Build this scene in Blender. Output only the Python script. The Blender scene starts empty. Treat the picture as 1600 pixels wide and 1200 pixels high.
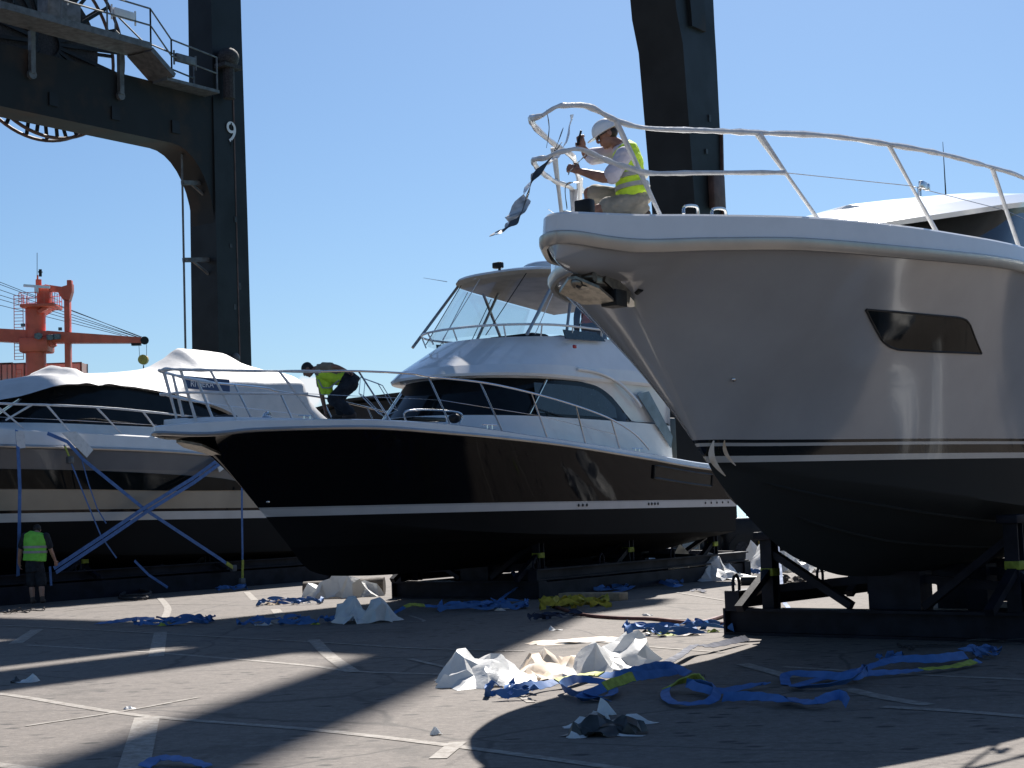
import bpy, bmesh, math, random
from mathutils import Vector, Matrix, noise
random.seed(7)
SC = bpy.context.scene
COL = SC.collection
V = Vector
R = math.radians
# ------------------------------------------------------------------ camera model (also used to turn measured bearings into places)
CAMH, FPX = 1.7, 2500.0
PITCH, ROLL = math.atan(197/2500.0), R(2.0)
_f = V((0, math.cos(PITCH), math.sin(PITCH)))
_u0 = V((0, -math.sin(PITCH), math.cos(PITCH)))
_r0 = V((1, 0, 0))
CUP = _u0*math.cos(ROLL) + _r0*math.sin(ROLL)
CRT = _r0*math.cos(ROLL) - _u0*math.sin(ROLL)
EYE = V((0, 0, CAMH))
def ray(px, py): return _f + CRT*((px-800)/FPX) + CUP*((600-py)/FPX)
def G(px, py, z=0.0):
    d = ray(px, py); return EYE + d*((z-CAMH)/d.z)
def D(px, py, y):
    d = ray(px, py); return EYE + d*(y/d.y)
# ------------------------------------------------------------------ materials
def nodes(name):
    m = bpy.data.materials.new(name); m.use_nodes = True
    nt = m.node_tree; b = nt.nodes['Principled BSDF']
    return m, nt, b
def N(nt, t, **kw):
    n = nt.nodes.new(t)
    for k, v in kw.items():
        if k.startswith('i_'):
            n.inputs[k[2:].replace('_', ' ')].default_value = v
        else: setattr(n, k, v)
    return n
def c4(c): return (c[0], c[1], c[2], 1)
def mixcol(nt, fac, a, b):
    n = nt.nodes.new('ShaderNodeMix'); n.data_type = 'RGBA'
    nt.links.new(fac, n.inputs['Factor'])
    for s, x in (('A', a), ('B', b)):
        i = [q for q in n.inputs if q.name == s and q.type == 'RGBA'][0]
        if hasattr(x, 'is_linked') or hasattr(x, 'links'): nt.links.new(x, i)
        else: i.default_value = c4(x)
    return [q for q in n.outputs if q.type == 'RGBA'][0]
def ramp(nt, src, a, b):
    n = nt.nodes.new('ShaderNodeMapRange'); n.inputs['From Min'].default_value = a; n.inputs['From Max'].default_value = b
    nt.links.new(src, n.inputs['Value']); return n.outputs['Result']
def noisetex(nt, scale, detail=4, rough=.55, coord='Object', vec=None):
    tc = nt.nodes.new('ShaderNodeTexCoord')
    n = nt.nodes.new('ShaderNodeTexNoise'); n.inputs['Scale'].default_value = scale
    n.inputs['Detail'].default_value = detail; n.inputs['Roughness'].default_value = rough
    nt.links.new(vec if vec is not None else tc.outputs[coord], n.inputs['Vector'])
    return n.outputs['Fac']
def bump(nt, b, src, strength, dist=.02):
    n = nt.nodes.new('ShaderNodeBump'); n.inputs['Strength'].default_value = strength; n.inputs['Distance'].default_value = dist
    nt.links.new(src, n.inputs['Height']); nt.links.new(n.outputs['Normal'], b.inputs['Normal'])
def mat(name, col, rough=.5, metal=0., coat=0., vary=.12, scale=3., bmp=0., bscale=40., col2=None, lo=.42, hi=.62, spec=.5):
    m, nt, b = nodes(name)
    a = noisetex(nt, scale)
    f = ramp(nt, a, lo, hi)
    k2 = col2 if col2 else tuple(x*(1-vary) for x in col)
    nt.links.new(mixcol(nt, f, col, k2), b.inputs['Base Color'])
    r2 = ramp(nt, a, .2, .8)
    mr = nt.nodes.new('ShaderNodeMapRange'); mr.inputs['To Min'].default_value = max(.03, rough*.85); mr.inputs['To Max'].default_value = min(1, rough*1.15)
    nt.links.new(r2, mr.inputs['Value']); nt.links.new(mr.outputs['Result'], b.inputs['Roughness'])
    b.inputs['Metallic'].default_value = metal; b.inputs['Specular IOR Level'].default_value = spec
    b.inputs['Coat Weight'].default_value = coat; b.inputs['Coat Roughness'].default_value = .04
    if bmp: bump(nt, b, noisetex(nt, bscale), bmp, min(.02, .22/bscale))
    return m
def clearmat(name, tint=(.88, .90, .91), gloss=.10):
    m, nt, b = nodes(name); nt.nodes.remove(b)
    out = nt.nodes['Material Output']
    t = N(nt, 'ShaderNodeBsdfTransparent'); t.inputs['Color'].default_value = c4(tint)
    g = N(nt, 'ShaderNodeBsdfGlossy'); g.inputs['Roughness'].default_value = .08
    mx = N(nt, 'ShaderNodeMixShader')
    a = noisetex(nt, 1.3)
    mr = nt.nodes.new('ShaderNodeMapRange'); mr.inputs['To Min'].default_value = gloss*.5; mr.inputs['To Max'].default_value = gloss*2
    nt.links.new(a, mr.inputs['Value']); nt.links.new(mr.outputs['Result'], mx.inputs[0])
    nt.links.new(t.outputs[0], mx.inputs[1]); nt.links.new(g.outputs[0], mx.inputs[2]); nt.links.new(mx.outputs[0], out.inputs['Surface'])
    return m
def hullmat(name, bands, slope=0., metal=0., coat=1., spec=.5):
    """bands: (upper z, colour, roughness) from the keel up, measured in the boat's own frame"""
    m, nt, b = nodes(name)
    tc = N(nt, 'ShaderNodeTexCoord'); sp = N(nt, 'ShaderNodeSeparateXYZ'); nt.links.new(tc.outputs['Object'], sp.inputs[0])
    ma = N(nt, 'ShaderNodeMath', operation='MULTIPLY_ADD'); ma.inputs[1].default_value = -slope
    nt.links.new(sp.outputs['X'], ma.inputs[0]); nt.links.new(sp.outputs['Z'], ma.inputs[2])
    dv = N(nt, 'ShaderNodeMath', operation='DIVIDE'); dv.inputs[1].default_value = 8.0; nt.links.new(ma.outputs[0], dv.inputs[0])
    def rmp(vals):
        cr = N(nt, 'ShaderNodeValToRGB'); cr.color_ramp.interpolation = 'CONSTANT'
        e = cr.color_ramp.elements
        e[0].position = 0; e[0].color = vals[0][1]
        e[1].position = bands[0][0]/8; e[1].color = vals[1][1]
        for i in range(2, len(vals)):
            q = e.new(bands[i-1][0]/8); q.color = vals[i][1]
        nt.links.new(dv.outputs[0], cr.inputs[0]); return cr
    c = rmp([(0, c4(x[1])) for x in bands]); r = rmp([(0, (x[2],)*3+(1,)) for x in bands]); k = rmp([(0, ((coat if x[2] < .3 else 0),)*3+(1,)) for x in bands])
    mm = rmp([(0, ((metal if x[2] < .3 else 0),)*3+(1,)) for x in bands])
    a = noisetex(nt, 1.7, 5)
    hs = N(nt, 'ShaderNodeHueSaturation'); nt.links.new(c.outputs[0], hs.inputs['Color'])
    mr = nt.nodes.new('ShaderNodeMapRange'); mr.inputs['To Min'].default_value = .85; mr.inputs['To Max'].default_value = 1.15
    nt.links.new(a, mr.inputs['Value']); nt.links.new(mr.outputs['Result'], hs.inputs['Value'])
    nt.links.new(hs.outputs[0], b.inputs['Base Color']); nt.links.new(r.outputs[0], b.inputs['Roughness']); nt.links.new(k.outputs[0], b.inputs['Coat Weight'])
    nt.links.new(mm.outputs[0], b.inputs['Metallic'])
    b.inputs['Coat Roughness'].default_value = .02
    b.inputs['Specular IOR Level'].default_value = spec
    bump(nt, b, noisetex(nt, .9, 2), .10, .05)
    return m
M = {}
M['white'] = mat('white_gelcoat', (.78, .78, .77), .22, coat=.6, vary=.05)
M['deckw'] = mat('white_nonslip', (.74, .74, .72), .55, vary=.08, bmp=.1, bscale=120)
M['tan'] = mat('cream_lining', (.62, .55, .46), .6, vary=.15)
M['rub'] = mat('rub_rail_metal', (.46, .45, .43), .32, metal=.8, vary=.1)
M['steel'] = mat('stainless_steel', (.68, .68, .68), .16, metal=1., vary=.1)
M['rust'] = mat('stained_steel', (.22, .20, .17), .3, metal=.9, vary=.4, scale=14)
M['wrap'] = mat('white_wrapping_film', (.72, .72, .72), .28, coat=.4, vary=.18, scale=12, bmp=.5, bscale=22)
M['glass'] = mat('dark_window_glass', (.008, .011, .012), .06, coat=.0, vary=.3, spec=.2)
M['glassb'] = mat('tinted_side_glass', (.018, .032, .042), .08, coat=.0, vary=.3)
M['skyglass'] = mat('sky_reflection_glass', (.16, .23, .30), .08, vary=.35, scale=2)  # pale blue base colour stands in for the sky mirrored in the pane
M['black'] = mat('black_plastic', (.012, .012, .013), .45, vary=.3, spec=.3)
M['red'] = mat('red_lens', (.5, .02, .02), .2)
M['cover'] = mat('white_cover_cloth', (.60, .595, .59), .6, vary=.07, bmp=.35, bscale=5)
M['crane'] = mat('dark_crane_paint', (.012, .0135, .015), .55, vary=.45, scale=.8, bmp=.1, bscale=8, spec=.35)
M['cranerust'] = mat('crane_paint_rusty', (.0115, .0125, .0135), .6, col2=(.05, .032, .022), scale=.7, lo=.5, hi=.72, spec=.3)
M['galv'] = mat('galvanised_steel', (.15, .155, .16), .55, metal=.3, vary=.35, scale=5)
M['crane2'] = mat('faded_crane_paint', (.05, .055, .06), .6, vary=.5, scale=8)
M['rimred'] = mat('rusty_reel_rim', (.12, .065, .05), .6, vary=.4)
M['orange'] = mat('orange_crane_paint', (.74, .115, .055), .45, vary=.25, scale=.6)
M['yellow'] = mat('yellow_paint', (.48, .30, .05), .5, vary=.3, scale=6)
M['cradle'] = mat('navy_cradle_steel', (.009, .011, .020), .6, vary=.5, scale=3, bmp=.2, bscale=20, spec=.22)
M['pad'] = mat('yellow_green_pad', (.24, .30, .03), .7, vary=.35, scale=9)
M['timber'] = mat('weathered_timber', (.10, .075, .055), .8, vary=.5, scale=6, bmp=.3)
M['strap'] = mat('blue_webbing', (.05, .155, .40), .7, vary=.18, scale=8, bmp=.5, bscale=160)
M['strapl'] = mat('blue_webbing_worn', (.08, .18, .42), .7, vary=.2, scale=8, bmp=.4, bscale=120)
M['label'] = mat('yellow_green_webbing', (.42, .46, .07), .7, vary=.3, scale=15, bmp=.4, bscale=120)
M['sling'] = mat('yellow_sling', (.45, .38, .04), .75, vary=.4, scale=10, bmp=.5, bscale=60)
M['film'] = mat('white_plastic_film', (.80, .80, .78), .42, vary=.14, scale=5, bmp=.6, bscale=16)
def translucent(key, amt):
    m = M[key]; nt = m.node_tree; b = nt.nodes['Principled BSDF']; out = nt.nodes['Material Output']
    tr = N(nt, 'ShaderNodeBsdfTranslucent'); tr.inputs['Color'].default_value = (.8, .8, .78, 1); mx = N(nt, 'ShaderNodeMixShader'); mx.inputs[0].default_value = amt
    nt.links.new(b.outputs[0], mx.inputs[1]); nt.links.new(tr.outputs[0], mx.inputs[2]); nt.links.new(mx.outputs[0], out.inputs['Surface'])
translucent('film', .25)
M['paper'] = mat('brown_white_paper', (.62, .48, .34), .75, col2=(.78, .74, .68), scale=3, bmp=.2, bscale=18)
M['darkfilm'] = mat('dark_wrapping_film', (.035, .04, .04), .35, vary=.5, scale=9)
M['carton'] = mat('tan_carton', (.36, .27, .17), .8, vary=.3, scale=7)
M['ropecol'] = mat('worn_dark_rope', (.05, .045, .045), .8, vary=.5, scale=20)
M['hosered'] = mat('faded_red_hose', (.16, .05, .04), .6, vary=.4, scale=4)
M['hivis'] = mat('hivis_yellow_cloth', (.62, .88, .05), .75, vary=.15, scale=9, bmp=.35, bscale=22)
M['hivisg'] = mat('hivis_green_cloth', (.22, .68, .08), .75, vary=.15, scale=9, bmp=.35, bscale=22)
M['reflect'] = mat('grey_reflective_tape', (.33, .33, .31), .35, vary=.2, scale=9)
M['skin'] = mat('tanned_skin', (.27, .13, .085), .5, vary=.2, scale=14)
M['skinl'] = mat('light_skin', (.40, .22, .15), .5, vary=.2, scale=14)
M['shirt'] = mat('pale_lilac_shirt', (.52, .50, .58), .8, vary=.12, scale=9, bmp=.35, bscale=26)
M['tshirt'] = mat('khaki_tee_shirt', (.26, .21, .15), .8, vary=.15, scale=9, bmp=.3, bscale=26)
M['navy'] = mat('navy_work_trousers', (.014, .018, .026), .85, vary=.4, scale=9, bmp=.35, bscale=24)
M['khaki'] = mat('grey_khaki_cotton', (.30, .27, .22), .85, vary=.25, scale=9, bmp=.5, bscale=26)
M['hat'] = mat('white_helmet_shell', (.78, .78, .78), .3, coat=.4, vary=.05)
M['hair'] = mat('dark_brown_hair', (.018, .012, .009), .6, vary=.4, scale=40, bmp=.6, bscale=90)
M['boot'] = mat('brown_work_boot', (.06, .035, .025), .6, vary=.4, scale=15)
M['orangecl'] = mat('orange_hivis_cloth', (.62, .09, .02), .8, vary=.2, scale=9)
M['navycl'] = mat('navy_cloth', (.02, .03, .07), .8, vary=.3, scale=9)
M['board'] = mat('blue_sign_board', (.022, .05, .14), .4, vary=.15)
M['letter'] = mat('white_lettering', (.75, .76, .78), .5, vary=.1)
M['clear'] = clearmat('clear_vinyl_curtain')
M['shed'] = mat('dark_brown_cladding', (.035, .030, .027), .7, vary=.3, scale=.4)
M['cont'] = mat('faded_pink_container', (.58, .33, .27), .6, col2=(.62, .46, .38), scale=.25)
M['ship'] = mat('dark_ship_steel', (.03, .035, .045), .6, vary=.3, scale=.3)
# ------------------------------------------------------------------ mesh builder
class MB:
    def __init__(s): s.v = []; s.f = []; s.mi = []
    def add(s, vs, fs, mi=0):
        o = len(s.v); s.v += [V(x) for x in vs]
        for f in fs: s.f.append([o+i for i in f]); s.mi.append(mi)
    def grid(s, rows, closed=False, mi=0, cap=False):
        n = len(rows[0]); fs = []
        for i in range(len(rows)-1):
            for j in range(n if closed else n-1):
                k = (j+1) % n
                fs.append([i*n+j, i*n+k, (i+1)*n+k, (i+1)*n+j])
        if cap:
            fs.append(list(range(n))[::-1]); fs.append([(len(rows)-1)*n+j for j in range(n)])
        s.add([p for r in rows for p in r], fs, mi)
    def box(s, c, size, ax=None, mi=0, bev=0.):
        ax = ax or (V((1, 0, 0)), V((0, 1, 0)), V((0, 0, 1)))
        c = V(c); x, y, z = [a*(k/2) for a, k in zip(ax, size)]
        if bev <= 0:
            vs = [c+x*i+y*j+z*k for k in (-1, 1) for i, j in ((-1, -1), (1, -1), (1, 1), (-1, 1))]
            s.add(vs, [[3, 2, 1, 0], [4, 5, 6, 7], [0, 1, 5, 4], [1, 2, 6, 5], [2, 3, 7, 6], [3, 0, 4, 7]], mi)
        else:
            bm = bmesh.new(); bmesh.ops.create_cube(bm, size=1)
            for q in bm.verts: q.co = V((q.co.x*size[0], q.co.y*size[1], q.co.z*size[2]))
            bmesh.ops.bevel(bm, geom=bm.edges[:], offset=bev, segments=2, affect='EDGES', profile=.5)
            bm.verts.index_update()
            s.add([c+ax[0]*q.co.x+ax[1]*q.co.y+ax[2]*q.co.z for q in bm.verts], [[q.index for q in f.verts] for f in bm.faces], mi); bm.free()
    def beam(s, p, q, w, h, up=(0, 0, 1), mi=0, bev=0., w2=None, h2=None):
        p, q = V(p), V(q); t = (q-p); L = t.length; t.normalize(); u = V(up); x = t.cross(u)
        if x.length < 1e-4: x = t.cross(V((0, 1, 0)))
        x.normalize(); z = x.cross(t).normalized()
        if w2 is None and bev > 0: s.box((p+q)/2, (w, L, h), (x, t, z), mi, bev); return
        w2 = w2 or w; h2 = h2 or h
        a = [p+x*(i*w/2)+z*(j*h/2) for i, j in ((-1, -1), (1, -1), (1, 1), (-1, 1))]
        b = [q+x*(i*w2/2)+z*(j*h2/2) for i, j in ((-1, -1), (1, -1), (1, 1), (-1, 1))]
        s.add(a+b, [[3, 2, 1, 0], [4, 5, 6, 7], [0, 1, 5, 4], [1, 2, 6, 5], [2, 3, 7, 6], [3, 0, 4, 7]], mi)
    def hbeam(s, p, q, w, h, tf=.03, mi=0, up=(0, 0, 1)):
        p, q = V(p), V(q); u = V(up)
        s.beam(p+u*(h/2-tf/2), q+u*(h/2-tf/2), w, tf, up, mi); s.beam(p-u*(h/2-tf/2), q-u*(h/2-tf/2), w, tf, up, mi)
        s.beam(p, q, tf, h-2*tf, up, mi)
    def tube(s, pts, r, n=8, mi=0, closed=False, wob=0.):
        pts = [V(p) for p in pts]; m = len(pts); rows = []; prev = None
        for i, p in enumerate(pts):
            a = pts[i-1] if (i > 0 or closed) else p; b = pts[(i+1) % m] if (i < m-1 or closed) else p
            t = (b-a)
            if t.length < 1e-9: t = V((0, 0, 1))
            t.normalize()
            if prev is None:
                x = t.cross(V((0, 0, 1)))
                if x.length < .05: x = t.cross(V((0, 1, 0)))
            else: x = prev - t*prev.dot(t)
            x.normalize(); prev = x; y = t.cross(x)
            rr = r[i] if isinstance(r, (list, tuple)) else r
            if wob: rr *= 1+wob*noise.noise(p*9)
            rows.append([p+x*(rr*math.cos(2*math.pi*k/n))+y*(rr*math.sin(2*math.pi*k/n)) for k in range(n)])
        if closed: rows.append(rows[0]); s.grid(rows, True, mi)
        else: s.grid(rows, True, mi, cap=True)
    def ell(s, c, r, ax=None, nu=14, nv=10, mi=0):
        ax = ax or (V((1, 0, 0)), V((0, 1, 0)), V((0, 0, 1))); c = V(c); rows = []
        for i in range(nv+1):
            t = math.pi*i/nv; st = max(1e-3, math.sin(t))
            rows.append([c+ax[0]*(r[0]*st*math.cos(2*math.pi*k/nu))+ax[1]*(r[1]*st*math.sin(2*math.pi*k/nu))+ax[2]*(r[2]*math.cos(t)) for k in range(nu)])
        s.grid(rows, True, mi, cap=True)
    def cyl(s, p, q, r, n=16, mi=0, r2=None): s.tube([p, q], [r, r2 if r2 is not None else r], n, mi)
    def ribbon(s, pts, wv, th=.004, mi=0):
        """a band along pts; wv: full width vector per point"""
        pts = [V(p) for p in pts]; rows = []
        for i, p in enumerate(pts):
            t = (pts[min(i+1, len(pts)-1)]-pts[max(i-1, 0)]).normalized(); w = V(wv[i]) if isinstance(wv, list) else V(wv)
            nn = t.cross(w)
            if nn.length < 1e-6: nn = V((0, 0, 1))
            nn = nn.normalized()*th/2
            rows.append([p-w/2-nn, p+w/2-nn, p+w/2+nn, p-w/2+nn])
        s.grid(rows, True, mi, cap=True)
    def poly(s, pts, h, mi=0, ext=(0, 0, 1)):
        pts = [V(p) for p in pts]; n = len(pts); e = V(ext)*h
        s.add(pts+[p+e for p in pts], [list(range(n))[::-1], [n+i for i in range(n)]]+[[i, (i+1) % n, n+(i+1) % n, n+i] for i in range(n)], mi)
    def mesh(s, name, smooth=True, ang=35, inv=None):
        me = bpy.data.meshes.new(name)
        me.from_pydata([(inv @ p) if inv else p for p in s.v], [], s.f)
        bm = bmesh.new(); bm.from_mesh(me); bmesh.ops.recalc_face_normals(bm, faces=bm.faces); bm.to_mesh(me); bm.free()
        if smooth:
            me.polygons.foreach_set('use_smooth', [True]*len(me.polygons)); me.set_sharp_from_angle(angle=R(ang))
        return me
def link(name, me, m, parent=None, label=None):
    o = bpy.data.objects.new(name, me); COL.objects.link(o)
    for x in (m if isinstance(m, (list, tuple)) else [m]): me.materials.append(x)
    if parent: o.parent = parent
    if label: o['label'] = label
    return o
ROOTM = {}
def part(name, mb, m, parent, world=False, smooth=True, ang=35, label=None):
    """mesh part; coordinates are in the thing's own frame, or world ones when world=True"""
    inv = None
    if world: inv = ROOTM[parent.name].inverted()
    me = mb.mesh(name, smooth, ang, inv)
    if isinstance(m, (list, tuple)): me.polygons.foreach_set('material_index', mb.mi)
    o = link(name, me, m, parent, label)
    ROOTM[o.name] = ROOTM[parent.name]
    return o
def thing(name, label, cat, loc=(0, 0, 0), rz=0., group=None, scale=1.):
    o = bpy.data.objects.new(name, None); COL.objects.link(o); o.empty_display_size = .2
    o.location = loc; o.rotation_euler = (0, 0, rz); o['label'] = label; o['category'] = cat
    if group: o['group'] = group
    o.scale = (scale,)*3
    ROOTM[o.name] = Matrix.Translation(V(loc)) @ Matrix.Rotation(rz, 4, 'Z') @ Matrix.Scale(scale, 4)
    return o
def single(name, mb, m, label, cat, group=None, smooth=True, ang=35, base=None):
    """a thing that is one mesh (world coordinates in mb)"""
    if base is None:
        xs = [p.x for p in mb.v]; ys = [p.y for p in mb.v]; zs = [p.z for p in mb.v]
        base = V(((min(xs)+max(xs))/2, (min(ys)+max(ys))/2, min(zs)))
    me = mb.mesh(name, smooth, ang, Matrix.Translation(-V(base)))
    if isinstance(m, (list, tuple)): me.polygons.foreach_set('material_index', mb.mi)
    o = link(name, me, m); o.location = base; o['label'] = label; o['category'] = cat
    if group: o['group'] = group
    ROOTM[o.name] = Matrix.Translation(V(base))
    return o
def struct(name, mb, m, kind='structure', smooth=False):
    me = mb.mesh(name, smooth); o = link(name, me, m); o['kind'] = kind; return o
def textmesh(name, txt, size, depth=.002):
    cu = bpy.data.curves.new(name, 'FONT'); cu.body = txt; cu.size = size; cu.extrude = depth; cu.align_x = 'CENTER'; cu.align_y = 'CENTER'
    o = bpy.data.objects.new(name, cu); COL.objects.link(o); bpy.context.view_layer.update()
    me = bpy.data.meshes.new_from_object(o.evaluated_get(bpy.context.evaluated_depsgraph_get()))
    bpy.data.objects.remove(o); bpy.data.curves.remove(cu); return me
def pch(T):
    """smooth curve through (x,y) points"""
    xs = [t[0] for t in T]; ys = [t[1] for t in T]; n = len(T)
    d = [(ys[i+1]-ys[i])/(xs[i+1]-xs[i]) for i in range(n-1)]
    m = [d[0]]+[0 if d[i-1]*d[i] <= 0 else 2*d[i-1]*d[i]/(d[i-1]+d[i]) for i in range(1, n-1)]+[d[-1]]
    def f(x):
        if x <= xs[0]: return ys[0]
        if x >= xs[-1]: return ys[-1]
        i = 0
        while x > xs[i+1]: i += 1
        h = xs[i+1]-xs[i]; t = (x-xs[i])/h
        return (2*t**3-3*t*t+1)*ys[i]+(t**3-2*t*t+t)*h*m[i]+(-2*t**3+3*t*t)*ys[i+1]+(t**3-t*t)*h*m[i+1]
    return f
def smoothpath(pts, k=6):
    pts = [V(p) for p in pts]; out = []
    for i in range(len(pts)-1):
        p0 = pts[max(i-1, 0)]; p1 = pts[i]; p2 = pts[i+1]; p3 = pts[min(i+2, len(pts)-1)]
        for j in range(k):
            t = j/k; out.append(.5*((2*p1)+(p2-p0)*t+(2*p0-5*p1+4*p2-p3)*t*t+(3*p1-p0-3*p2+p3)*t**3))
    out.append(pts[-1]); return out
# ------------------------------------------------------------------ boats
class Boat:
    def __init__(s, root, O, th, L, s0, bs, zs, ztop, zk, bc, zc, flare, mm, k=1., z0=0., kstar=None):
        s.root = root; s.k = k; s.O = V((O[0], O[1], z0)); t = R(th); s.a = V((math.cos(t), math.sin(t), 0)); s.n = V((-math.sin(t), math.cos(t), 0))
        s.L = L; s.s0 = s0; s.ks = pch(kstar) if kstar else (lambda x: 1.)
        s.bs, s.zs, s.zt, s.zk, s.bc, s.zc = [pch(x) for x in (bs, zs, ztop, zk, bc, zc)]
        s.fl = pch(flare); s.mm = pch(mm)
    def w(s, x, y, z): return s.O+(s.a*x+s.n*y+V((0, 0, z)))*s.k
    def pl(s, px, py, y):
        d = ray(px, py); k = (y*s.k-(EYE-s.O).dot(s.n))/d.dot(s.n); P = (EYE+d*k-s.O)/s.k
        return V((P.dot(s.a), y, P.z))
    def y(s, x, z):
        """half breadth of the topsides at station x, height z"""
        zc = max(s.zc(x), s.zk(x)); v = min(1, max(0, (z-zc)/max(1e-3, s.zs(x)-zc)))
        return s.yv(x, v)
    def yv(s, x, v):
        m = s.mm(x); b = s.bc(x); B = s.bs(x)
        return b+(B-b)*((1-m)*v**s.fl(x)+m*v**.5)
    def at(s, px, py, side=-1):
        """where a bearing meets the topsides"""
        y = 1.5; p = None
        for i in range(40):
            p = s.pl(px, py, side*y); y = .6*y+.4*s.y(p.x, p.z)
        return p
    def hull(s):
        mb = MB(); rows = []; n = 70; nv = 26; nb = 7
        for i in range(n+1):
            x = s.s0+(s.L-s.s0)*(i/n)**1.9
            zk, zs = s.zk(x), s.zs(x); zc = max(s.zc(x), zk); bc = s.bc(x)
            half = []
            for j in range(nb): w = j/nb; half.append((bc*w, zk+(zc-zk)*w**.92))
            for j in range(nv+1): v = (j/nv)**1.35; half.append((s.yv(x, v), zc+(zs-zc)*v))
            rows.append([V((x, -y, z)) for y, z in half[::-1]]+[V((x, y*(1+(s.ks(x)-1)*min(1, max(0, (z-2.2)/1.2))), z)) for y, z in half[1:]])
        mb.grid(rows)
        mb.add(rows[-1], [list(range(len(rows[-1])))])
        mb.add(rows[0], [list(range(len(rows[0])))])
        return mb
    def sheer(s, sa=None, n=70):
        """deck edge from port stern round the bow to starboard stern: (x, y, outward)"""
        P = []
        L = sa or s.L
        for i in range(n+1):
            x = s.x0+(L-s.x0)*(i/n)**1.8; P.append((x, s.bs(x)))
        full = [V((x, -b, 0)) for x, b in P[::-1]]+[V((x, b*s.ks(x), 0)) for x, b in P[1:]]
        out = []
        for i, p in enumerate(full):
            t = (full[min(i+1, len(full)-1)]-full[max(i-1, 0)]).normalized(); out.append(V((t.y, -t.x, 0))*-1)
        c = V((s.L/2, 0, 0))
        out = [o if o.dot(p-c) > 0 else -o for o, p in zip(out, full)]
        return full, out
    def sweep(s, prof, closed=True, lim=None):
        full, out = s.sheer(); rows = []
        for p, o in zip(full, out):
            rows.append([p+o*a+V((0, 0, (s.zs(p.x) if ref == 's' else s.zt(p.x))+dz)) for a, dz, ref in prof])
        mb = MB(); mb.grid(rows, closed, cap=closed); return mb
    def deck(s, inset=.16, drop=.03, crown=.09):
        full, out = s.sheer(); n = len(full); mb = MB(); rows = []
        for i in range(n//2+1):
            a = full[i]-out[i]*inset; b = full[n-1-i]-out[n-1-i]*inset
            if a.y > -.02: a.y = -.02
            if b.y < .02: b.y = .02
            z = s.zt(full[i].x)-drop
            rows.append([V((a.x+(b.x-a.x)*k/8, a.y+(b.y-a.y)*k/8, z+crown*(1-(k/4-1)**2))) for k in range(9)])
        mb.grid(rows); return mb
    def patch(s, x0, x1, top, bot, off=.012, n=40, m=6, side=-1):
        mb = MB(); rows = []
        for i in range(n+1):
            x = x0+(x1-x0)*i/n; r = []
            for j in range(m+1):
                z = bot(x)+(top(x)-bot(x))*j/m; r.append(V((x, side*(s.y(x, z)+off), z)))
            rows.append(r)
        mb.grid(rows); return mb
def wrapring(sf, sa, w, z, Rr=1.5, p=2.0, na=14, ns=22, wa=None):
    """plan outline of a cabin level: port aft -> round the front -> starboard aft; z is a number or z(s)"""
    zf = z if callable(z) else (lambda s: z)
    wa = w if wa is None else wa; h = []
    for i in range(ns): t = i/ns; s_ = sa+(sf+Rr-sa)*t; h.append((s_, wa+(w-wa)*t))
    for i in range(na+1):
        a = math.pi/2*(1-i/na); h.append((sf+Rr*(1-abs(math.cos(a))**(2/p)), w*abs(math.sin(a))**(2/p)))
    port = [V((s_, -y, zf(s_))) for s_, y in h]; star = [V((s_, y, zf(s_))) for s_, y in h[:-1][::-1]]
    return port+star
def band(r0, r1, k=3, bulge=0.):
    mb = MB(); rows = []
    for i in range(k+1):
        t = i/k; row = []
        for a, b in zip(r0, r1): row.append(a+(b-a)*t)
        rows.append(row)
    mb.grid(rows); return mb
def capring(r, crown=0.):
    n = len(r)//2; mb = MB(); rows = []
    for i in range(n+1):
        a = r[i]; b = r[len(r)-1-i]; rows.append([a+(b-a)*(k/6)+V((0, 0, crown*(1-(k/3-1)**2))) for k in range(7)])
    mb.grid(rows); return mb
def aftcap(rings):
    mb = MB(); mb.grid([[r[0], r[-1]] for r in rings]); return mb
def pane(P, off, th=.01):
    """thin flat panel from outline points"""
    P = [V(p) for p in P]; nrm = (P[1]-P[0]).cross(P[2]-P[0]).normalized(); mb = MB(); mb.poly([p+nrm*off for p in P], th, ext=nrm); return mb
def mir(pts): return [V((p[0], -p[1], p[2])) for p in pts]

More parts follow.
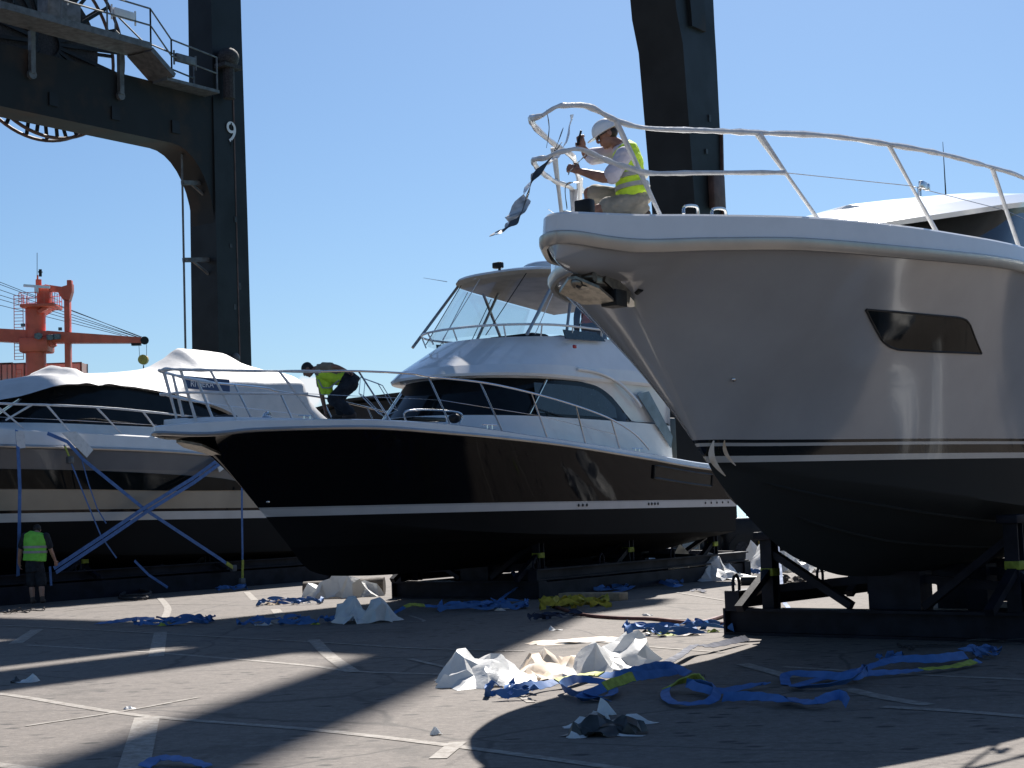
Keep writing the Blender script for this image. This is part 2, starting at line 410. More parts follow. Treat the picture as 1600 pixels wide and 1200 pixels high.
# ---- grey boat -----------------------------------------------------------------
t = thing('motor_yacht', 'grey motor yacht with white wrapped bow rails looming on a cradle at right', 'motor yacht', (.37, 13.29, 0), R(57))
gy = Boat(t, (.37, 13.29), 57, 15.0, .06,
    bs=[(.06, .02), (.09, .10), (.17, .19), (.30, .28), (.54, .45), (.9, .69), (1.3, .93), (2.1, 1.40), (3.3, 1.85), (4.1, 2.05), (5.9, 2.33), (8, 2.45), (15, 2.3)],
    zs=[(-.3, 4.03), (0, 4.0), (.61, 3.93), (1.2, 3.97), (2, 4.01), (3.25, 4.03), (5.84, 4.11), (10, 4.0), (15, 3.3)],
    ztop=[(-.3, 4.15), (0, 4.17), (.54, 4.17), (1.2, 4.20), (2.3, 4.24), (4, 4.27), (5.9, 4.3), (10, 4.2), (15, 3.5)],
    zk=[(-.3, 3.99), (-.2, 3.90), (0, 3.81), (.4, 3.71), (.8, 3.68), (1.2, 3.64), (1.45, 3.49), (1.98, 2.98), (2.6, 2.28), (2.85, 2.02), (3.5, 1.62), (4.8, 1.08), (6.4, .80), (9, .72), (15, .78)],
    bc=[(2.75, 0), (3.2, .10), (4, .42), (5.5, 1.1), (8, 1.8), (11, 2.05), (15, 2.1)],
    zc=[(2.75, 2.1), (3.6, 1.98), (5, 1.82), (8, 1.5), (11, 1.3), (15, 1.2)],
    flare=[(-.3, .55), (.8, .55), (1.2, .72), (1.8, 1.05), (2.6, 1.35), (4, 1.5), (6, 1.3), (9, 1.05), (15, 1)],
    mm=[(-.3, 0), (1.2, .1), (2, .22), (3, .16), (5, .04), (8, 0), (15, 0)],
    kstar=[(-.3, 1), (0, .95), (.46, .8), (.9, .62), (1.3, .62), (2.0, .86), (2.7, 1.0), (4, 1.06), (7, 1.0), (15, 1)])
gy.x0 = .06
M['greyhull'] = hullmat('grey_metallic_hull', [(2.085, (.008, .010, .010), .75), (2.13, (.55, .54, .52), .25), (2.225, (.012, .014, .015), .12), (2.265, (.5, .5, .49), .2), (2.31, (.012, .014, .015), .12), (8, (.40, .405, .42), .13)], 0.0, metal=.1, coat=.25)
hl = part('hull', gy.hull(), M['greyhull'], t, ang=50)
for w_, x0 in ((.42, 4.3), (.78, 3.6)):
    for sd in (-1, 1):
        mb = MB(); mb.tube([V((x, sd*gy.bc(x)*w_, gy.zk(x)+(max(gy.zc(x), gy.zk(x))-gy.zk(x))*w_**.92-.004)) for x in [x0+.25*i for i in range(42)]], [.004]+[.018]*41, 5); part('spray_strake', mb, M['greyhull'], hl)
part('rub_rail', gy.sweep([(-.02, -.075, 's'), (.02, -.075, 's'), (.045, -.03, 's'), (.045, .025, 's'), (.0, .05, 's')]), M['rub'], t)
part('gunwale', gy.sweep([(.015, .04, 's'), (.0, .0, 't'), (-.02, .02, 't'), (-.14, .02, 't'), (-.17, -.06, 't'), (-.17, .03, 's')]), M['white'], t)
part('deck', gy.deck(), M['deckw'], t)
# moulded lip under the sheer at the bow
def plin(T):
    def f(x):
        if x <= T[0][0]: return T[0][1]
        for (a, b), (c, d) in zip(T, T[1:]):
            if x <= c: return b+(d-b)*(x-a)/max(1e-6, c-a)
        return T[-1][1]
    return f
tp = [gy.at(*q) for q in ((1352, 484), (1420, 490), (1498, 497), (1508, 500), (1514, 507), (1532, 552))]; bt = [gy.at(*q) for q in ((1352, 485), (1371, 522), (1378, 534), (1388, 542), (1402, 547), (1460, 550), (1532, 553))]
wt = plin([(p.x, p.z) for p in tp]); wb = plin([(p.x, p.z) for p in bt]); x0, x1 = tp[0].x, tp[-1].x; dx = x1-x0
gw = part('hull_window', gy.patch(x0, x1, wt, wb, .014, 60), M['glass'], t)
part('hull_window', gy.patch(x0, x1, wt, wb, .014, 60, side=1), M['glass'], t)
mb = MB(); fr = []
for i in range(41): x = x0+dx*i/40; fr.append(V((x, -gy.y(x, wt(x))-.012, wt(x))))
for i in range(41): x = x1-dx*i/40; fr.append(V((x, -gy.y(x, wb(x))-.012, wb(x))))
mb.tube(fr, .011, 6, closed=True); part('frame', mb, M['black'], gw)
mb = MB(); q = gy.at(1145, 593)+V((0, -.01, 0)); mb.ell(q, (.045, .02, .022)); part('vent', mb, M['steel'], t)
mb = MB(); q = V((1.30, -.09, 3.62)); mb.cyl(q, q+V((-.03, -.06, .02)), .028); part('drain', mb, M['black'], t)
# anchor, roller and stem plate under the pulpit
mb = MB()
mb.box((.78, 0, 3.665), (.42, .20, .10), bev=.02); mb.cyl((.52, -.11, 3.680), (.52, .11, 3.680), .045); mb.beam((.7, -.11, 3.710), (1.12, -.11, 3.550), .02, .12); mb.beam((.7, .11, 3.710), (1.12, .11, 3.550), .02, .12)
part('bow_roller', mb, M['rust'], t)
an = MB()
an.beam((.40, 0, 3.670), (1.05, 0, 3.540), .05, .07, bev=.012); an.ell((.62, .0, 3.610), (.20, .13, .035)); an.ell((.40, .0, 3.630), (.06, .05, .06))
an.poly([(.34, .05, 3.650), (.50, .24, 3.570), (.80, .19, 3.490), (.84, .02, 3.480), (.80, -.13, 3.490), (.52, -.15, 3.570), (.34, -.03, 3.650)], .025)
ao = part('anchor', an, M['rust'], t)
mb = MB(); mb.box((.93, -.06, 3.530), (.20, .16, .15), bev=.01); part('shank_box', mb, M['black'], ao)
mb = MB(); mb.poly([(1.08, -.05, 3.70), (1.30, -.06, 3.58), (1.36, -.03, 3.54), (1.36, .03, 3.54), (1.30, .06, 3.58), (1.08, .05, 3.70)], -.04); part('stem_plate', mb, M['rub'], t)
mb = MB()
mb = MB(); 
mb = MB(); wx_ = V((.55, -.83, 0))
for s0_, bend, wd, ln in ((0., -.07, .055, .34), (.09, -.04, .035, .24)):
    P = [V((2.66+.22*k/12+s0_, -.13-s0_*.8, 2.30-ln*k/12))+wx_*(bend*math.sin(k/12*math.pi)) for k in range(13)]
    mb.ribbon(P, [wx_*wd*(.15+math.sin((k+.3)/12.6*math.pi)) for k in range(13)], .01)
part('peeled_tape', mb, M['paper'], t)
# starboard/port rails
def rails(b, top, mid, posts, r, mats, wob=0, parent=None, side=(-1, 1), names=('top_rail', 'mid_rail', 'stanchion')):
    for sd in side:
        f = [V((x, sd*y, z)) for x, y, z in top]
        mb = MB(); mb.tube(smoothpath(f), r, 8, wob=wob); part(names[0], mb, mats[0], b.root)
        if mid: mb = MB(); mb.tube(smoothpath([V((x, sd*y, z)) for x, y, z in mid]), r*.9, 8, wob=wob); part(names[1], mb, mats[1], b.root)
        for p, q in posts:
            mb = MB(); mb.tube([V((p[0], sd*p[1], p[2])), (V((p[0], sd*p[1], p[2]))+V((q[0], sd*q[1], q[2])))/2, V((q[0], sd*q[1], q[2]))], [r*1.15, r*.85, r*.8], 8, wob=wob); part(names[2], mb, mats[2], b.root)
gtop = [(-.06, .0, 5.0), (-.05, .06, 5.03), (-.02, .11, 5.06), (.05, .15, 5.08), (.28, .25, 5.10), (.54, .37, 5.01), (.8, .52, 4.965), (1.32, .82, 4.99), (1.81, 1.12, 5.01), (2.55, 1.47, 5.06), (3.4, 1.77, 5.08), (4.3, 1.98, 5.11), (5.45, 2.16, 5.13), (6.4, 2.25, 5.14), (8, 2.35, 5.0), (10, 2.38, 4.7)]
gmid = [(-.03, .0, 4.64), (-.01, .07, 4.67), (.04, .13, 4.69), (.19, .21, 4.72), (.46, .32, 4.65), (.65, .43, 4.6), (.84, .54, 4.57), (1.31, .81, 4.61), (2.03, 1.26, 4.66)]
gposts = [((.54, .37, 5.0), (.95, .55, 4.2)), ((1.81, 1.12, 5.0), (2.46, 1.39, 4.27)), ((3.4, 1.77, 5.07), (4.25, 1.92, 4.30)), ((5.45, 2.16, 5.12), (6.17, 2.2, 4.33)), ((8, 2.35, 4.99), (8.5, 2.3, 4.25))]
rails(gy, gtop, gmid, gposts, .026, [M['wrap']]*3, wob=.55, side=(-1,))
gtop2 = [(-.06, -.0, 5.0), (-.04, .07, 5.0), (.03, .15, 5.02), (.15, .25, 5.05), (.45, .38, 5.04), (.9, .46, 4.98), (1.33, .54, 4.96), (2.2, 1.0, 4.99), (3.4, 1.6, 5.06), (5.45, 2.10, 5.12), (8, 2.35, 5.0), (10, 2.38, 4.7)]
gmid2 = [(-.03, .0, 4.64), (.02, .12, 4.66), (.15, .24, 4.68), (.5, .40, 4.68), (.95, .52, 4.67), (1.4, .60, 4.67), (2.3, 1.1, 4.67)]
rails(gy, [(x, y, z) for x, y, z in gtop2], gmid2, [((.92, .50, 4.97), (1.22, .60, 4.2)), ((1.40, .60, 4.67), (1.46, .64, 4.2)), ((2.4, 1.1, 5.0), (2.9, 1.45, 4.26)), ((4.0, 1.8, 5.08), (4.6, 1.95, 4.3)), ((6.4, 2.2, 5.1), (6.9, 2.25, 4.3))], .026, [M['wrap']]*3, wob=.55, side=(1,))
for sd in (-1, 1):
    mb = MB(); mb.tube([V((2.03, sd*1.26, 4.66)), V((3.69, sd*1.85, 4.71)), V((5.8, sd*2.17, 4.72)), V((8.2, sd*2.3, 4.66))], .004, 5); part('life_line', mb, M['steel'], t)
mb = MB(); mb.poly([(1.36, .55, 4.66), (1.30, .60, 4.2), (1.52, .66, 4.2), (1.44, .60, 4.66)], .03, ext=(.2, -1, 0)); part('loose_wrapping', mb, M['wrap'], t)
# loose wrapping hanging off the pulpit rail
P = smoothpath([gy.pl(*q, .02) for q in ((893, 178), (880, 232), (846, 262), (826, 288), (814, 318), (800, 340), (786, 356), (768, 368))], 5)
mb = MB(); wv = []
for i, p in enumerate(P):
    k = i/len(P); wdt = .06+.05*math.sin(k*3.1)+.17*math.exp(-((k-.62)/.11)**2); a = 1.2*math.sin(i*.5); wv.append((gy.a*.0+V((math.cos(a), .5*math.sin(a), .25)))*wdt)
for i in range(len(P)): P[i] = P[i]+V((.02*noise.noise(P[i]*11), .03*noise.noise(P[i]*7+V((3, 0, 0))), .015*noise.noise(P[i]*13)))
mb.ribbon(P, wv, .004); part('loose_wrapping', mb, M['wrap'], t)
P2 = smoothpath([gy.pl(*q, -.02) for q in ((878, 222), (858, 250), (834, 278), (826, 300), (812, 338), (797, 352), (780, 364), (766, 369))], 5)
mb = MB(); mb.ribbon(P2, [V((math.cos(i*.4), .4, .3+.4*math.sin(i*.3)))*(.035+.02*math.sin(i*.9)) for i in range(len(P2))], .004); part('loose_wrapping', mb, M['darkfilm'], t, label='black inner wrapping film hanging from the pulpit')
for pts in (((854, 172), (858, 200), (854, 230)), ((905, 285), (884, 290), (886, 326)), ((880, 200), (862, 245), (838, 272)), ((917, 240), (896, 262), (888, 272))):
    Q = smoothpath([gy.pl(*q, .05) for q in pts], 6); mb = MB(); mb.ribbon(Q, [V((.6, .5, .5*math.sin(i)))*.032 for i in range(len(Q))], .004); part('loose_wrapping', mb, M['darkfilm'], t)
mb = MB(); mb.box((.34, -.14, 4.25), (.10, .16, .14), bev=.02); part('windlass', mb, M['black'], t)
for x, y in ((1.25, -.62), (1.55, -.75)):
    mb = MB(); mb.tube(smoothpath([(x, y, 4.26), (x+.03, y, 4.33), (x+.16, y-.05, 4.34), (x+.19, y-.05, 4.26)]), .014); part('cleat', mb, M['steel'], t)
mb = MB(); q = V((3.95, -1.86, 4.74)); mb.box(q+V((-.03, -.05, 0)), (.14, .05, .075), bev=.01); mb.box(q+V((.09, -.05, 0)), (.05, .05, .07), bev=.01); mb.cyl(q+V((0, 0, -.1)), q, .02); part('navigation_light', mb, M['steel'], t)
# coupe cabin
wtop = pch([(5.6, 4.66), (6.5, 4.84), (8, 5.12), (10, 5.42), (13, 5.55)])
sa = 12.6
rB = wrapring(4.9, sa, 1.72, 4.2, 2.4); rC = wrapring(6.5, sa, 1.55, lambda s: wtop(s), 2.2)
rD = wrapring(5.75, sa+.5, 1.72, lambda s: wtop(s)+.0, 2.6); rE = wrapring(5.7, sa+.5, 1.75, lambda s: wtop(s)+.06, 2.6); rF = wrapring(6.0, sa+.4, 1.52, lambda s: wtop(s)+.17, 2.6); rG = wrapring(6.9, sa+.3, .9, lambda s: wtop(s)+.27, 2.6)
part('cabin_window', band(rB, rC), M['glass'], t)
rf = MB()
for a, b in ((rC, rD), (rD, rE), (rE, rF), (rF, rG)): x = band(a, b); rf.add(x.v, x.f)
x = capring(rG, .04); rf.add(x.v, x.f); part('cabin_roof', rf, M['white'], t)
part('cabin_back', aftcap([rB, rC, rD, rE, rF, rG]), M['white'], t)
for yy in (-.55, .55):
    mb = MB(); mb.beam((5.15, yy, 4.22), (6.6, yy*.9, 4.8), .05, .03); part('window_mullion', mb, M['black'], t)
mb = MB(); q = gy.pl(1477, 290, .6); mb.tube([q+V((0, 0, -.25)), q+V((0, 0, .68))], [.012, .004], 6); part('antenna', mb, M['black'], t)

# ---- black flybridge boat --------------------------------------------------------
t = thing('flybridge_yacht', 'black hulled flybridge yacht with white cabin and clear curtains on a cradle in the middle', 'motor yacht', (-5.5, 25.3, 0), R(53))
bk = Boat(t, (-5.5, 25.3), 53, 14.6, -.2,
    bs=[(-.2, .02), (-.16, .10), (0, .2), (.48, .5), (1, .8), (2, 1.3), (3, 1.65), (4.5, 1.95), (6, 2.1), (8, 2.2), (14.6, 2.1)],
    zs=[(-.2, 3.10), (.39, 3.07), (1.12, 3.13), (2.8, 3.16), (4.6, 3.08), (7.2, 2.93), (10.5, 2.67), (13.1, 2.45), (14.6, 2.38)],
    ztop=[(-.2, 3.22), (.5, 3.28), (1.1, 3.3), (2.8, 3.3), (4.6, 3.24), (7.2, 3.04), (10.5, 2.79), (13.1, 2.57), (14.6, 2.5)],
    zk=[(-.2, 3.08), (0, 3.02), (.5, 2.97), (.8, 2.92), (.95, 2.82), (1.4, 2.42), (2.08, 1.78), (2.6, 1.28), (3.15, .78), (3.7, .66), (5.4, .60), (14.6, .66)],
    bc=[(2.1, 0), (3, .35), (5, 1.25), (8, 1.85), (11, 1.98), (14.6, 1.97)],
    zc=[(2.1, 1.76), (3, 1.66), (5, 1.42), (8.3, 1.2), (14.6, 1.06)],
    flare=[(-.2, .8), (1, .9), (2, 1.3), (4, 1.45), (7, 1.15), (14.6, 1)], mm=[(-.2, .1), (1.5, .15), (3, .1), (6, 0), (14.6, 0)])
bk.x0 = -.2
M['blackhull'] = hullmat('gloss_black_hull', [(1.21, (.006, .006, .007), .8), (1.742, (.010, .010, .0105), .7), (1.858, (.60, .60, .60), .25), (1.875, (.01, .01, .012), .06), (1.892, (.5, .5, .5), .2), (8, (.006, .006, .0075), .04)], -.0095, coat=.0, spec=.14)
part('hull', bk.hull(), M['blackhull'], t, ang=50)
part('rub_rail', bk.sweep([(-.01, -.04, 's'), (.04, -.03, 's'), (.05, .0, 's'), (.035, .03, 's'), (-.01, .04, 's')]), M['rub'], t)
part('gunwale', bk.sweep([(.01, .02, 's'), (.0, -.02, 't'), (-.03, .0, 't'), (-.14, .0, 't'), (-.17, -.05, 't'), (-.17, .03, 's')]), M['white'], t)
part('deck', bk.deck(crown=.12), M['deckw'], t)
for x, z, rr in [(8.5+i*.13, 1.78, .03) for i in range(3)]+[(10.9+i*.12, 1.76, .03) for i in range(4)]+[(13.2+i*.25, 1.74, .025) for i in range(5)]:
    mb = MB(); mb.ell((x, -bk.y(x, z)-.005, z-.03), (rr, .012, rr)); part('drain', mb, M['black'], t)
mb = MB(); q = V((2.05, -bk.y(2.05, 1.98)-.005, 1.98)); mb.ell(q, (.045, .015, .025)); part('vent', mb, M['steel'], t)
# engine room vent panel in the hull side
part('hull_vent', bk.patch(11.0, 13.4, lambda x: bk.zs(x)-.13, lambda x: bk.zs(x)-.36, .02), M['glass'], t)
mb = MB(); P = [V((x, -bk.y(x, bk.zs(x)+d)-.02, bk.zs(x)+d)) for x, d in [(11+.12*i, -.12) for i in range(21)]+[(13.4-.12*i, -.37) for i in range(21)]]; mb.tube(P, .03, 6, closed=True); part('vent_frame', mb, M['black'], t)
mb = MB(); mb.poly([(.25, -.05, 3.0), (.55, -.22, 2.93), (1.05, -.12, 2.80), (1.05, .12, 2.80), (.55, .22, 2.93), (.25, .05, 3.0)], -.04); mb.beam((.3, 0, 3.02), (1.0, 0, 2.86), .06, .07); part('anchor', mb, M['rust'], t)
ptop = [(-.08, .0, 4.10), (-.02, .12, 4.11), (.29, .31, 4.10), (1.21, .8, 4.09), (2.21, 1.27, 4.09), (2.88, 1.51, 4.11), (3.92, 1.73, 4.10), (4.33, 1.82, 4.06), (5.67, 1.97, 4.0), (7.0, 2.05, 3.86), (8.38, 2.09, 3.66), (9.62, 2.07, 3.43), (10.5, 2.05, 3.15), (11.04, 2.03, 2.85)]
pmid = [(-.05, 0, 3.72), (0, .11, 3.73), (.3, .3, 3.74), (1.21, .78, 3.72), (2.0, 1.18, 3.72)]
posts = [((.55, .45, 4.09), (.96, .63, 3.25)), ((1.55, .98, 4.09), (2.19, 1.21, 3.27)), ((2.9, 1.5, 4.1), (3.55, 1.61, 3.27)), ((4.33, 1.82, 4.05), (4.86, 1.84, 3.22)), ((5.6, 1.96, 3.99), (6.19, 1.96, 3.14)), ((7.0, 2.05, 3.85), (7.5, 2.03, 3.0)), ((8.38, 2.09, 3.65), (8.73, 2.04, 2.92)), ((9.62, 2.07, 3.42), (9.97, 2.02, 2.82))]
def split(path, x): return [p for p in path if p[0] <= x], [p for p in path if p[0] >= x]
for sd in (-1, 1):
    a, b = split(ptop, 2.21)
    mb = MB(); mb.tube(smoothpath([V((x, sd*y, z)) for x, y, z in a]), .026, 8, wob=.6); part('top_rail', mb, M['wrap'], t)
    mb = MB(); mb.tube(smoothpath([V((x, sd*y, z)) for x, y, z in b]), .019, 8); part('top_rail', mb, M['steel'], t)
    mb = MB(); mb.tube(smoothpath([V((x, sd*y, z)) for x, y, z in pmid]), .022, 8, wob=.6); part('mid_rail', mb, M['wrap'], t)
    mb = MB(); mb.tube([V((2.0, sd*1.18, 3.72)), V((4.6, sd*1.83, 3.66)), V((7.25, sd*2.04, 3.44)), V((9.8, sd*2.05, 3.13))], .005, 5); part('life_line', mb, M['steel'], t)
    for i, (p, q) in enumerate(posts):
        mb = MB(); mb.tube([V((p[0], sd*p[1], p[2])), V((q[0], sd*q[1], q[2]))], .024 if i < 2 else .016, 8, wob=.5 if i < 2 else 0); part('stanchion', mb, M['wrap'] if i < 2 else M['steel'], t)
for p, q in (((.15, -.2, 4.1), (.45, -.22, 3.25)), ((.15, .2, 4.1), (.45, .22, 3.25))):
    mb = MB(); mb.tube([V(p), V(q)], .024, 8, wob=.6); part('stanchion', mb, M['wrap'], t)
mb = MB(); mb.box((.75, .1, 3.33), (.7, .4, .10), bev=.02); mb.box((1.45, .2, 3.38), (.3, .3, .12), bev=.03); part('windlass', mb, M['black'], t)
mb = MB(); mb.tube(smoothpath([(1.75, -.4, 3.3), (1.78, -.4, 3.42), (1.86, -.4, 3.44), (1.9, -.4, 3.32)]), .03); mb.ell((1.82, -.4, 3.36), (.1, .08, .06)); part('mooring_bollard', mb, M['steel'], t)
for x, y in ((2.2, -.95), (5.75, -2.02), (10.6, -2.03)):
    z = bk.zt(x)+.08; mb = MB(); mb.tube([(x-.2, y, z), (x+.2, y, z)], .012, 6)
    for d in (-.07, .07): mb.cyl((x+d, y, z-.1), (x+d, y, z), .012, 6)
    part('cleat', mb, M['steel'], t)
# wire basket bracket hung on the rail
mb = MB(); q = V((3.05, -1.5, 3.98)); A = [q, q+V((.32, -.1, -.1)), q+V((.62, -.16, -.52)), q+V((.35, -.08, -.62)), q+V((-.05, 0, -.28))]
mb.tube(A, .008, 5, closed=True); mb.tube([p+V((.04, .14, .05)) for p in A], .008, 5, closed=True)
for p in A: mb.cyl(p, p+V((.04, .14, .05)), .008, 5)
part('fender_basket', mb, M['steel'], t)
# low skylight hatch rails on the foredeck
mb = MB(); mb.box((4.9, -1.0, 3.36), (.9, .7, .08), bev=.02); part('deck_hatch', mb, M['glass'], t)
mb = MB(); mb.tube(smoothpath([(4.25, -1.35, 3.3), (4.3, -1.36, 3.5), (5.6, -1.42, 3.5), (5.65, -1.42, 3.3)]), .018); part('grab_rail', mb, M['steel'], t)
mb = MB(); mb.ell((5.7, -1.25, 3.4), (.12, .12, .09)); mb.box((5.82, -1.25, 3.45), (.1, .12, .08), bev=.02); part('spotlight', mb, M['black'], t)
sa = 12.4
wtz = pch([(6, 4.24), (7.6, 4.21), (9.0, 4.2), (9.7, 4.14), (10.2, 3.98), (10.75, 3.63), (11.0, 3.46), (11.2, 3.44)]); wbz = pch([(5.6, 3.52), (6.6, 3.48), (10.4, 3.43), (12.4, 3.38)])
rA = wrapring(5.75, sa, 1.76, lambda s: bk.zt(s)-.05, 2.0); rB = wrapring(5.85, sa, 1.73, lambda s: wbz(s), 2.0)
rC = wrapring(6.55, sa, 1.66, lambda s: max(wtz(s), wbz(s)+.012), 2.0); rD = wrapring(6.25, sa, 1.76, lambda s: 4.25-.012*(s-6.3), 2.0)
rD0 = wrapring(6.6, sa, 1.70, lambda s: 4.26-.012*(s-6.3), 2.0)
rE = wrapring(6.24, sa-.2, 1.79, lambda s: 4.30-.010*(s-6.3), 2.0); rE2 = wrapring(6.46, sa-.45, 1.765, lambda s: 4.46+.006*(s-6.3), 2.0); rF = wrapring(7.65, sa-1.1, 1.54, lambda s: 5.07+.018*(s-7.3), 1.9); rG = wrapring(7.8, sa-1.1, 1.42, lambda s: 5.06+.018*(s-7.3), 1.8); rH = wrapring(7.9, sa-1.1, 1.38, 4.55, 1.8)
hs = MB()
for a, b in ((rA, rB),): x = band(a, b); hs.add(x.v, x.f)
part('cabin_side', hs, M['white'], t)
cw = part('cabin_window', band(rB, rC), M['glass'], t)
up = MB()
for a, b in ((rC, rD0), (rD0, rD), (rD, rE), (rE, rE2), (rE2, rF), (rF, rG), (rG, rH)): x = band(a, b, 6 if a is rE2 else 3); up.add(x.v, x.f)
part('flybridge', up, M['white'], t)
part('flybridge_floor', capring(rH), M['deckw'], t); part('cabin_back', aftcap([rA, rB, rD, rE, rF]), M['white'], t)
# side pane seams and the lighter side glass
for sd in (-1, 1):
    x0 = 7.6
    mb = MB(); rows = []
    for i in range(25):
        s_ = 7.6+2.75*i/24; zt = max(min(wtz(s_)-.10, wtz(s_+.25)-.03), wbz(s_)+.10); zb = wbz(s_)+.06; zb = zb+max(0, .55-(s_-7.6))*0
        if s_ < 8.05: zb = zb+(zt-zb)*(8.05-s_)/.5*0
        f = lambda z: 1.73+(1.66-1.73)*((z-wbz(s_))/max(.05, wtz(s_)-wbz(s_)))
        sl = .55*(1-i/24) if i < 12 else 0
        rows.append([V((s_+sl*0, sd*(f(zb)+.012), zb)), V((s_, sd*(f(zt)+.012), zt))])
    mb.grid(rows); part('side_pane', mb, M['glassb'], cw)
    mb = MB(); mb.beam((7.35, sd*1.74, 3.5), (8.0, sd*1.69, 4.17), .02, .035, up=(0, 1, 0)); part('window_seam', mb, M['steel'], cw)
    # triangular glass at the cockpit end
    mb = pane([(11.05, sd*1.80, 4.0), (11.5, sd*1.80, 4.08), (12.38, sd*1.80, 3.15), (12.3, sd*1.80, 2.9)], 0, .02); part('wing_glass', mb, M['skyglass'], t)
    # moulded arch rib over the side window, nav light
    mb = MB(); P = smoothpath([(8.9, sd*1.80, 4.42), (9.6, sd*1.81, 4.38), (10.3, sd*1.81, 4.22), (10.9, sd*1.81, 3.92), (11.15, sd*1.80, 3.75)]); mb.tube(P, [.035]*len(P), 8); part('arch_moulding', mb, M['white'], t)
    mb = MB(); mb.box((8.85, sd*1.79, 4.86), (.09, .05, .07), bev=.015); part('navigation_light', mb, M['red'] if sd < 0 else M['black'], t)
    mb = pane([(8.75, sd*1.64, 5.02), (10.15, sd*1.64, 5.05), (10.0, sd*1.62, 5.2), (8.7, sd*1.62, 5.2)], 0, .02); part('coaming_window', mb, M['glassb'], t)
mb = MB(); mb.box((12.9, -1.2, 3.1), (1.0, .15, 1.0), bev=.03); mb.box((12.9, 1.2, 3.1), (1.0, .15, 1.0), bev=.03); mb.box((12.55, 0, 3.3), (.1, 2.6, 1.5), bev=.02); part('cockpit_bulkhead', mb, M['black'], t)
mb = MB(); mb.box((9.0, -.3, 4.95), (.6, 1.2, .55), bev=.08); mb.box((10.0, -.6, 4.95), (.5, .5, .6), bev=.1); mb.box((10.0, .6, 4.95), (.5, .5, .6), bev=.1); part('helm_seat', mb, M['black'], t)
# hard top
z0 = lambda s: 6.44-.085*(s-9); hr = [wrapring(8.75, 12.7, 1.42, lambda s: z0(s)-.02, 1.3, 2.6), wrapring(8.62, 12.8, 1.56, lambda s: z0(s)+.03, 1.3, 2.6), wrapring(8.65, 12.8, 1.55, lambda s: z0(s)+.08, 1.3, 2.6), wrapring(8.95, 12.7, 1.3, lambda s: z0(s)+.17, 1.3, 2.6), wrapring(9.4, 12.5, .8, lambda s: z0(s)+.24, 1.2, 2.4)]
mb = MB()
for a, b in zip(hr[1:], hr[2:]): x = band(a, b); mb.add(x.v, x.f)
x = capring(hr[-1], .05); mb.add(x.v, x.f); ht = part('hard_top', mb, M['white'], t)
mb = band(hr[0], hr[1]); x = capring(hr[0]); mb.add(x.v, x.f); part('headlining', mb, M['tan'], ht)
mb = MB(); mb.ell((10.2, -.2, 6.72), (.55, .5, .16)); part('radome', mb, M['white'], ht)
mb = MB(); mb.box((9.0, .15, 6.72), (.14, .22, .13), bev=.03); mb.cyl((9.05, .15, 6.55), (9.05, .15, 6.68), .03); part('spotlight', mb, M['black'], ht)
mb = MB(); mb.tube([(8.72, .55, 6.5), (8.9, .5, 6.5)], .05); mb.tube([(8.1, 1.4, 6.52), (8.8, 1.35, 6.5)], [.004, .008], 5); part('antenna', mb, M['white'], ht)
for sd in (-1, 1):
    for p, q in (((9.1, 1.3, 6.42), (7.75, 1.45, 5.06)), ((10.1, .95, 6.42), (9.4, 1.2, 5.1)), ((9.9, 1.3, 6.42), (11.0, 1.5, 5.1)), ((12.3, 1.3, 6.45), (11.3, 1.55, 5.1))):
        mb = MB(); mb.tube([V((p[0], sd*p[1], p[2])), V((q[0], sd*q[1], q[2]))], .032, 8); part('hard_top_leg', mb, M['rub'], t)
# clear curtains
c0 = wrapring(8.72, 11.9, 1.5, lambda s: 6.42-.085*(s-9), 1.3, 2.6, na=8, ns=8); c1 = wrapring(7.35, 11.5, 1.64, 5.10, 1.8, 2.1, na=8, ns=8)
part('clear_curtain', band(c0, c1, 2), M['clear'], t)
for i in (5, 8, 11, 14, 17, 20, 23, 26):
    mb = MB(); mb.tube([c0[i]+(c0[i]-V((10, 0, c0[i].z)))*.003, c1[i]+(c1[i]-V((10, 0, c1[i].z)))*.003], .009, 5); part('curtain_seam', mb, M['white'] if i % 2 else M['black'], t)
c2 = wrapring(7.28, 11.0, 1.68, lambda s: 5.28, 1.7, 2.1, na=10, ns=8); mb = MB(); mb.tube(c2, .024, 8); part('flybridge_rail', mb, M['white'], t)
for i in (4, 8, 11, 14, 18, 21, 24, 28):
    p = c2[i]; mb = MB(); mb.tube([p, V((p.x+.12 if abs(p.y) < 1.2 else p.x+.05, p.y*.95, 5.05))], .016, 6); part('rail_post', mb, M['white'], t)

# ---- covered boat at left --------------------------------------------------------
t = thing('covered_yacht', 'white and bronze yacht under a white cover strapped down at left', 'motor yacht', (-15.65, 32.66, -.085), R(53), scale=1.05)
lf = Boat(t, (-15.65, 32.66), 53, 14.6, .2, k=1.05, z0=-.085,
    bs=[(0, .1), (.2, .4), (1, .85), (2, 1.3), (3, 1.65), (4.5, 1.95), (6, 2.15), (8, 2.25), (14.6, 2.12)],
    zs=[(0, 3.55), (4, 3.42), (6.4, 3.37), (8.9, 3.3), (11.7, 3.11), (14.6, 2.9)],
    ztop=[(0, 4.0), (3.5, 3.86), (5, 3.76), (6, 3.73), (7.5, 3.68), (9, 3.63), (10.4, 3.53), (12, 3.4), (14.6, 3.2)],
    zk=[(.2, 3.5), (1.5, 2.4), (2.6, 1.4), (3.6, .85), (5, .55), (14.6, .55)],
    bc=[(2, 0), (3.2, .5), (5, 1.35), (8, 1.9), (14.6, 1.98)], zc=[(2, 1.9), (3.2, 1.70), (5, 1.25), (8, .98), (14.6, .85)],
    flare=[(0, 1.2), (3, 1.3), (5, 1.0), (7, .75), (14.6, .7)], mm=[(0, .1), (3, .08), (6, 0), (14.6, 0)])
lf.x0 = .2
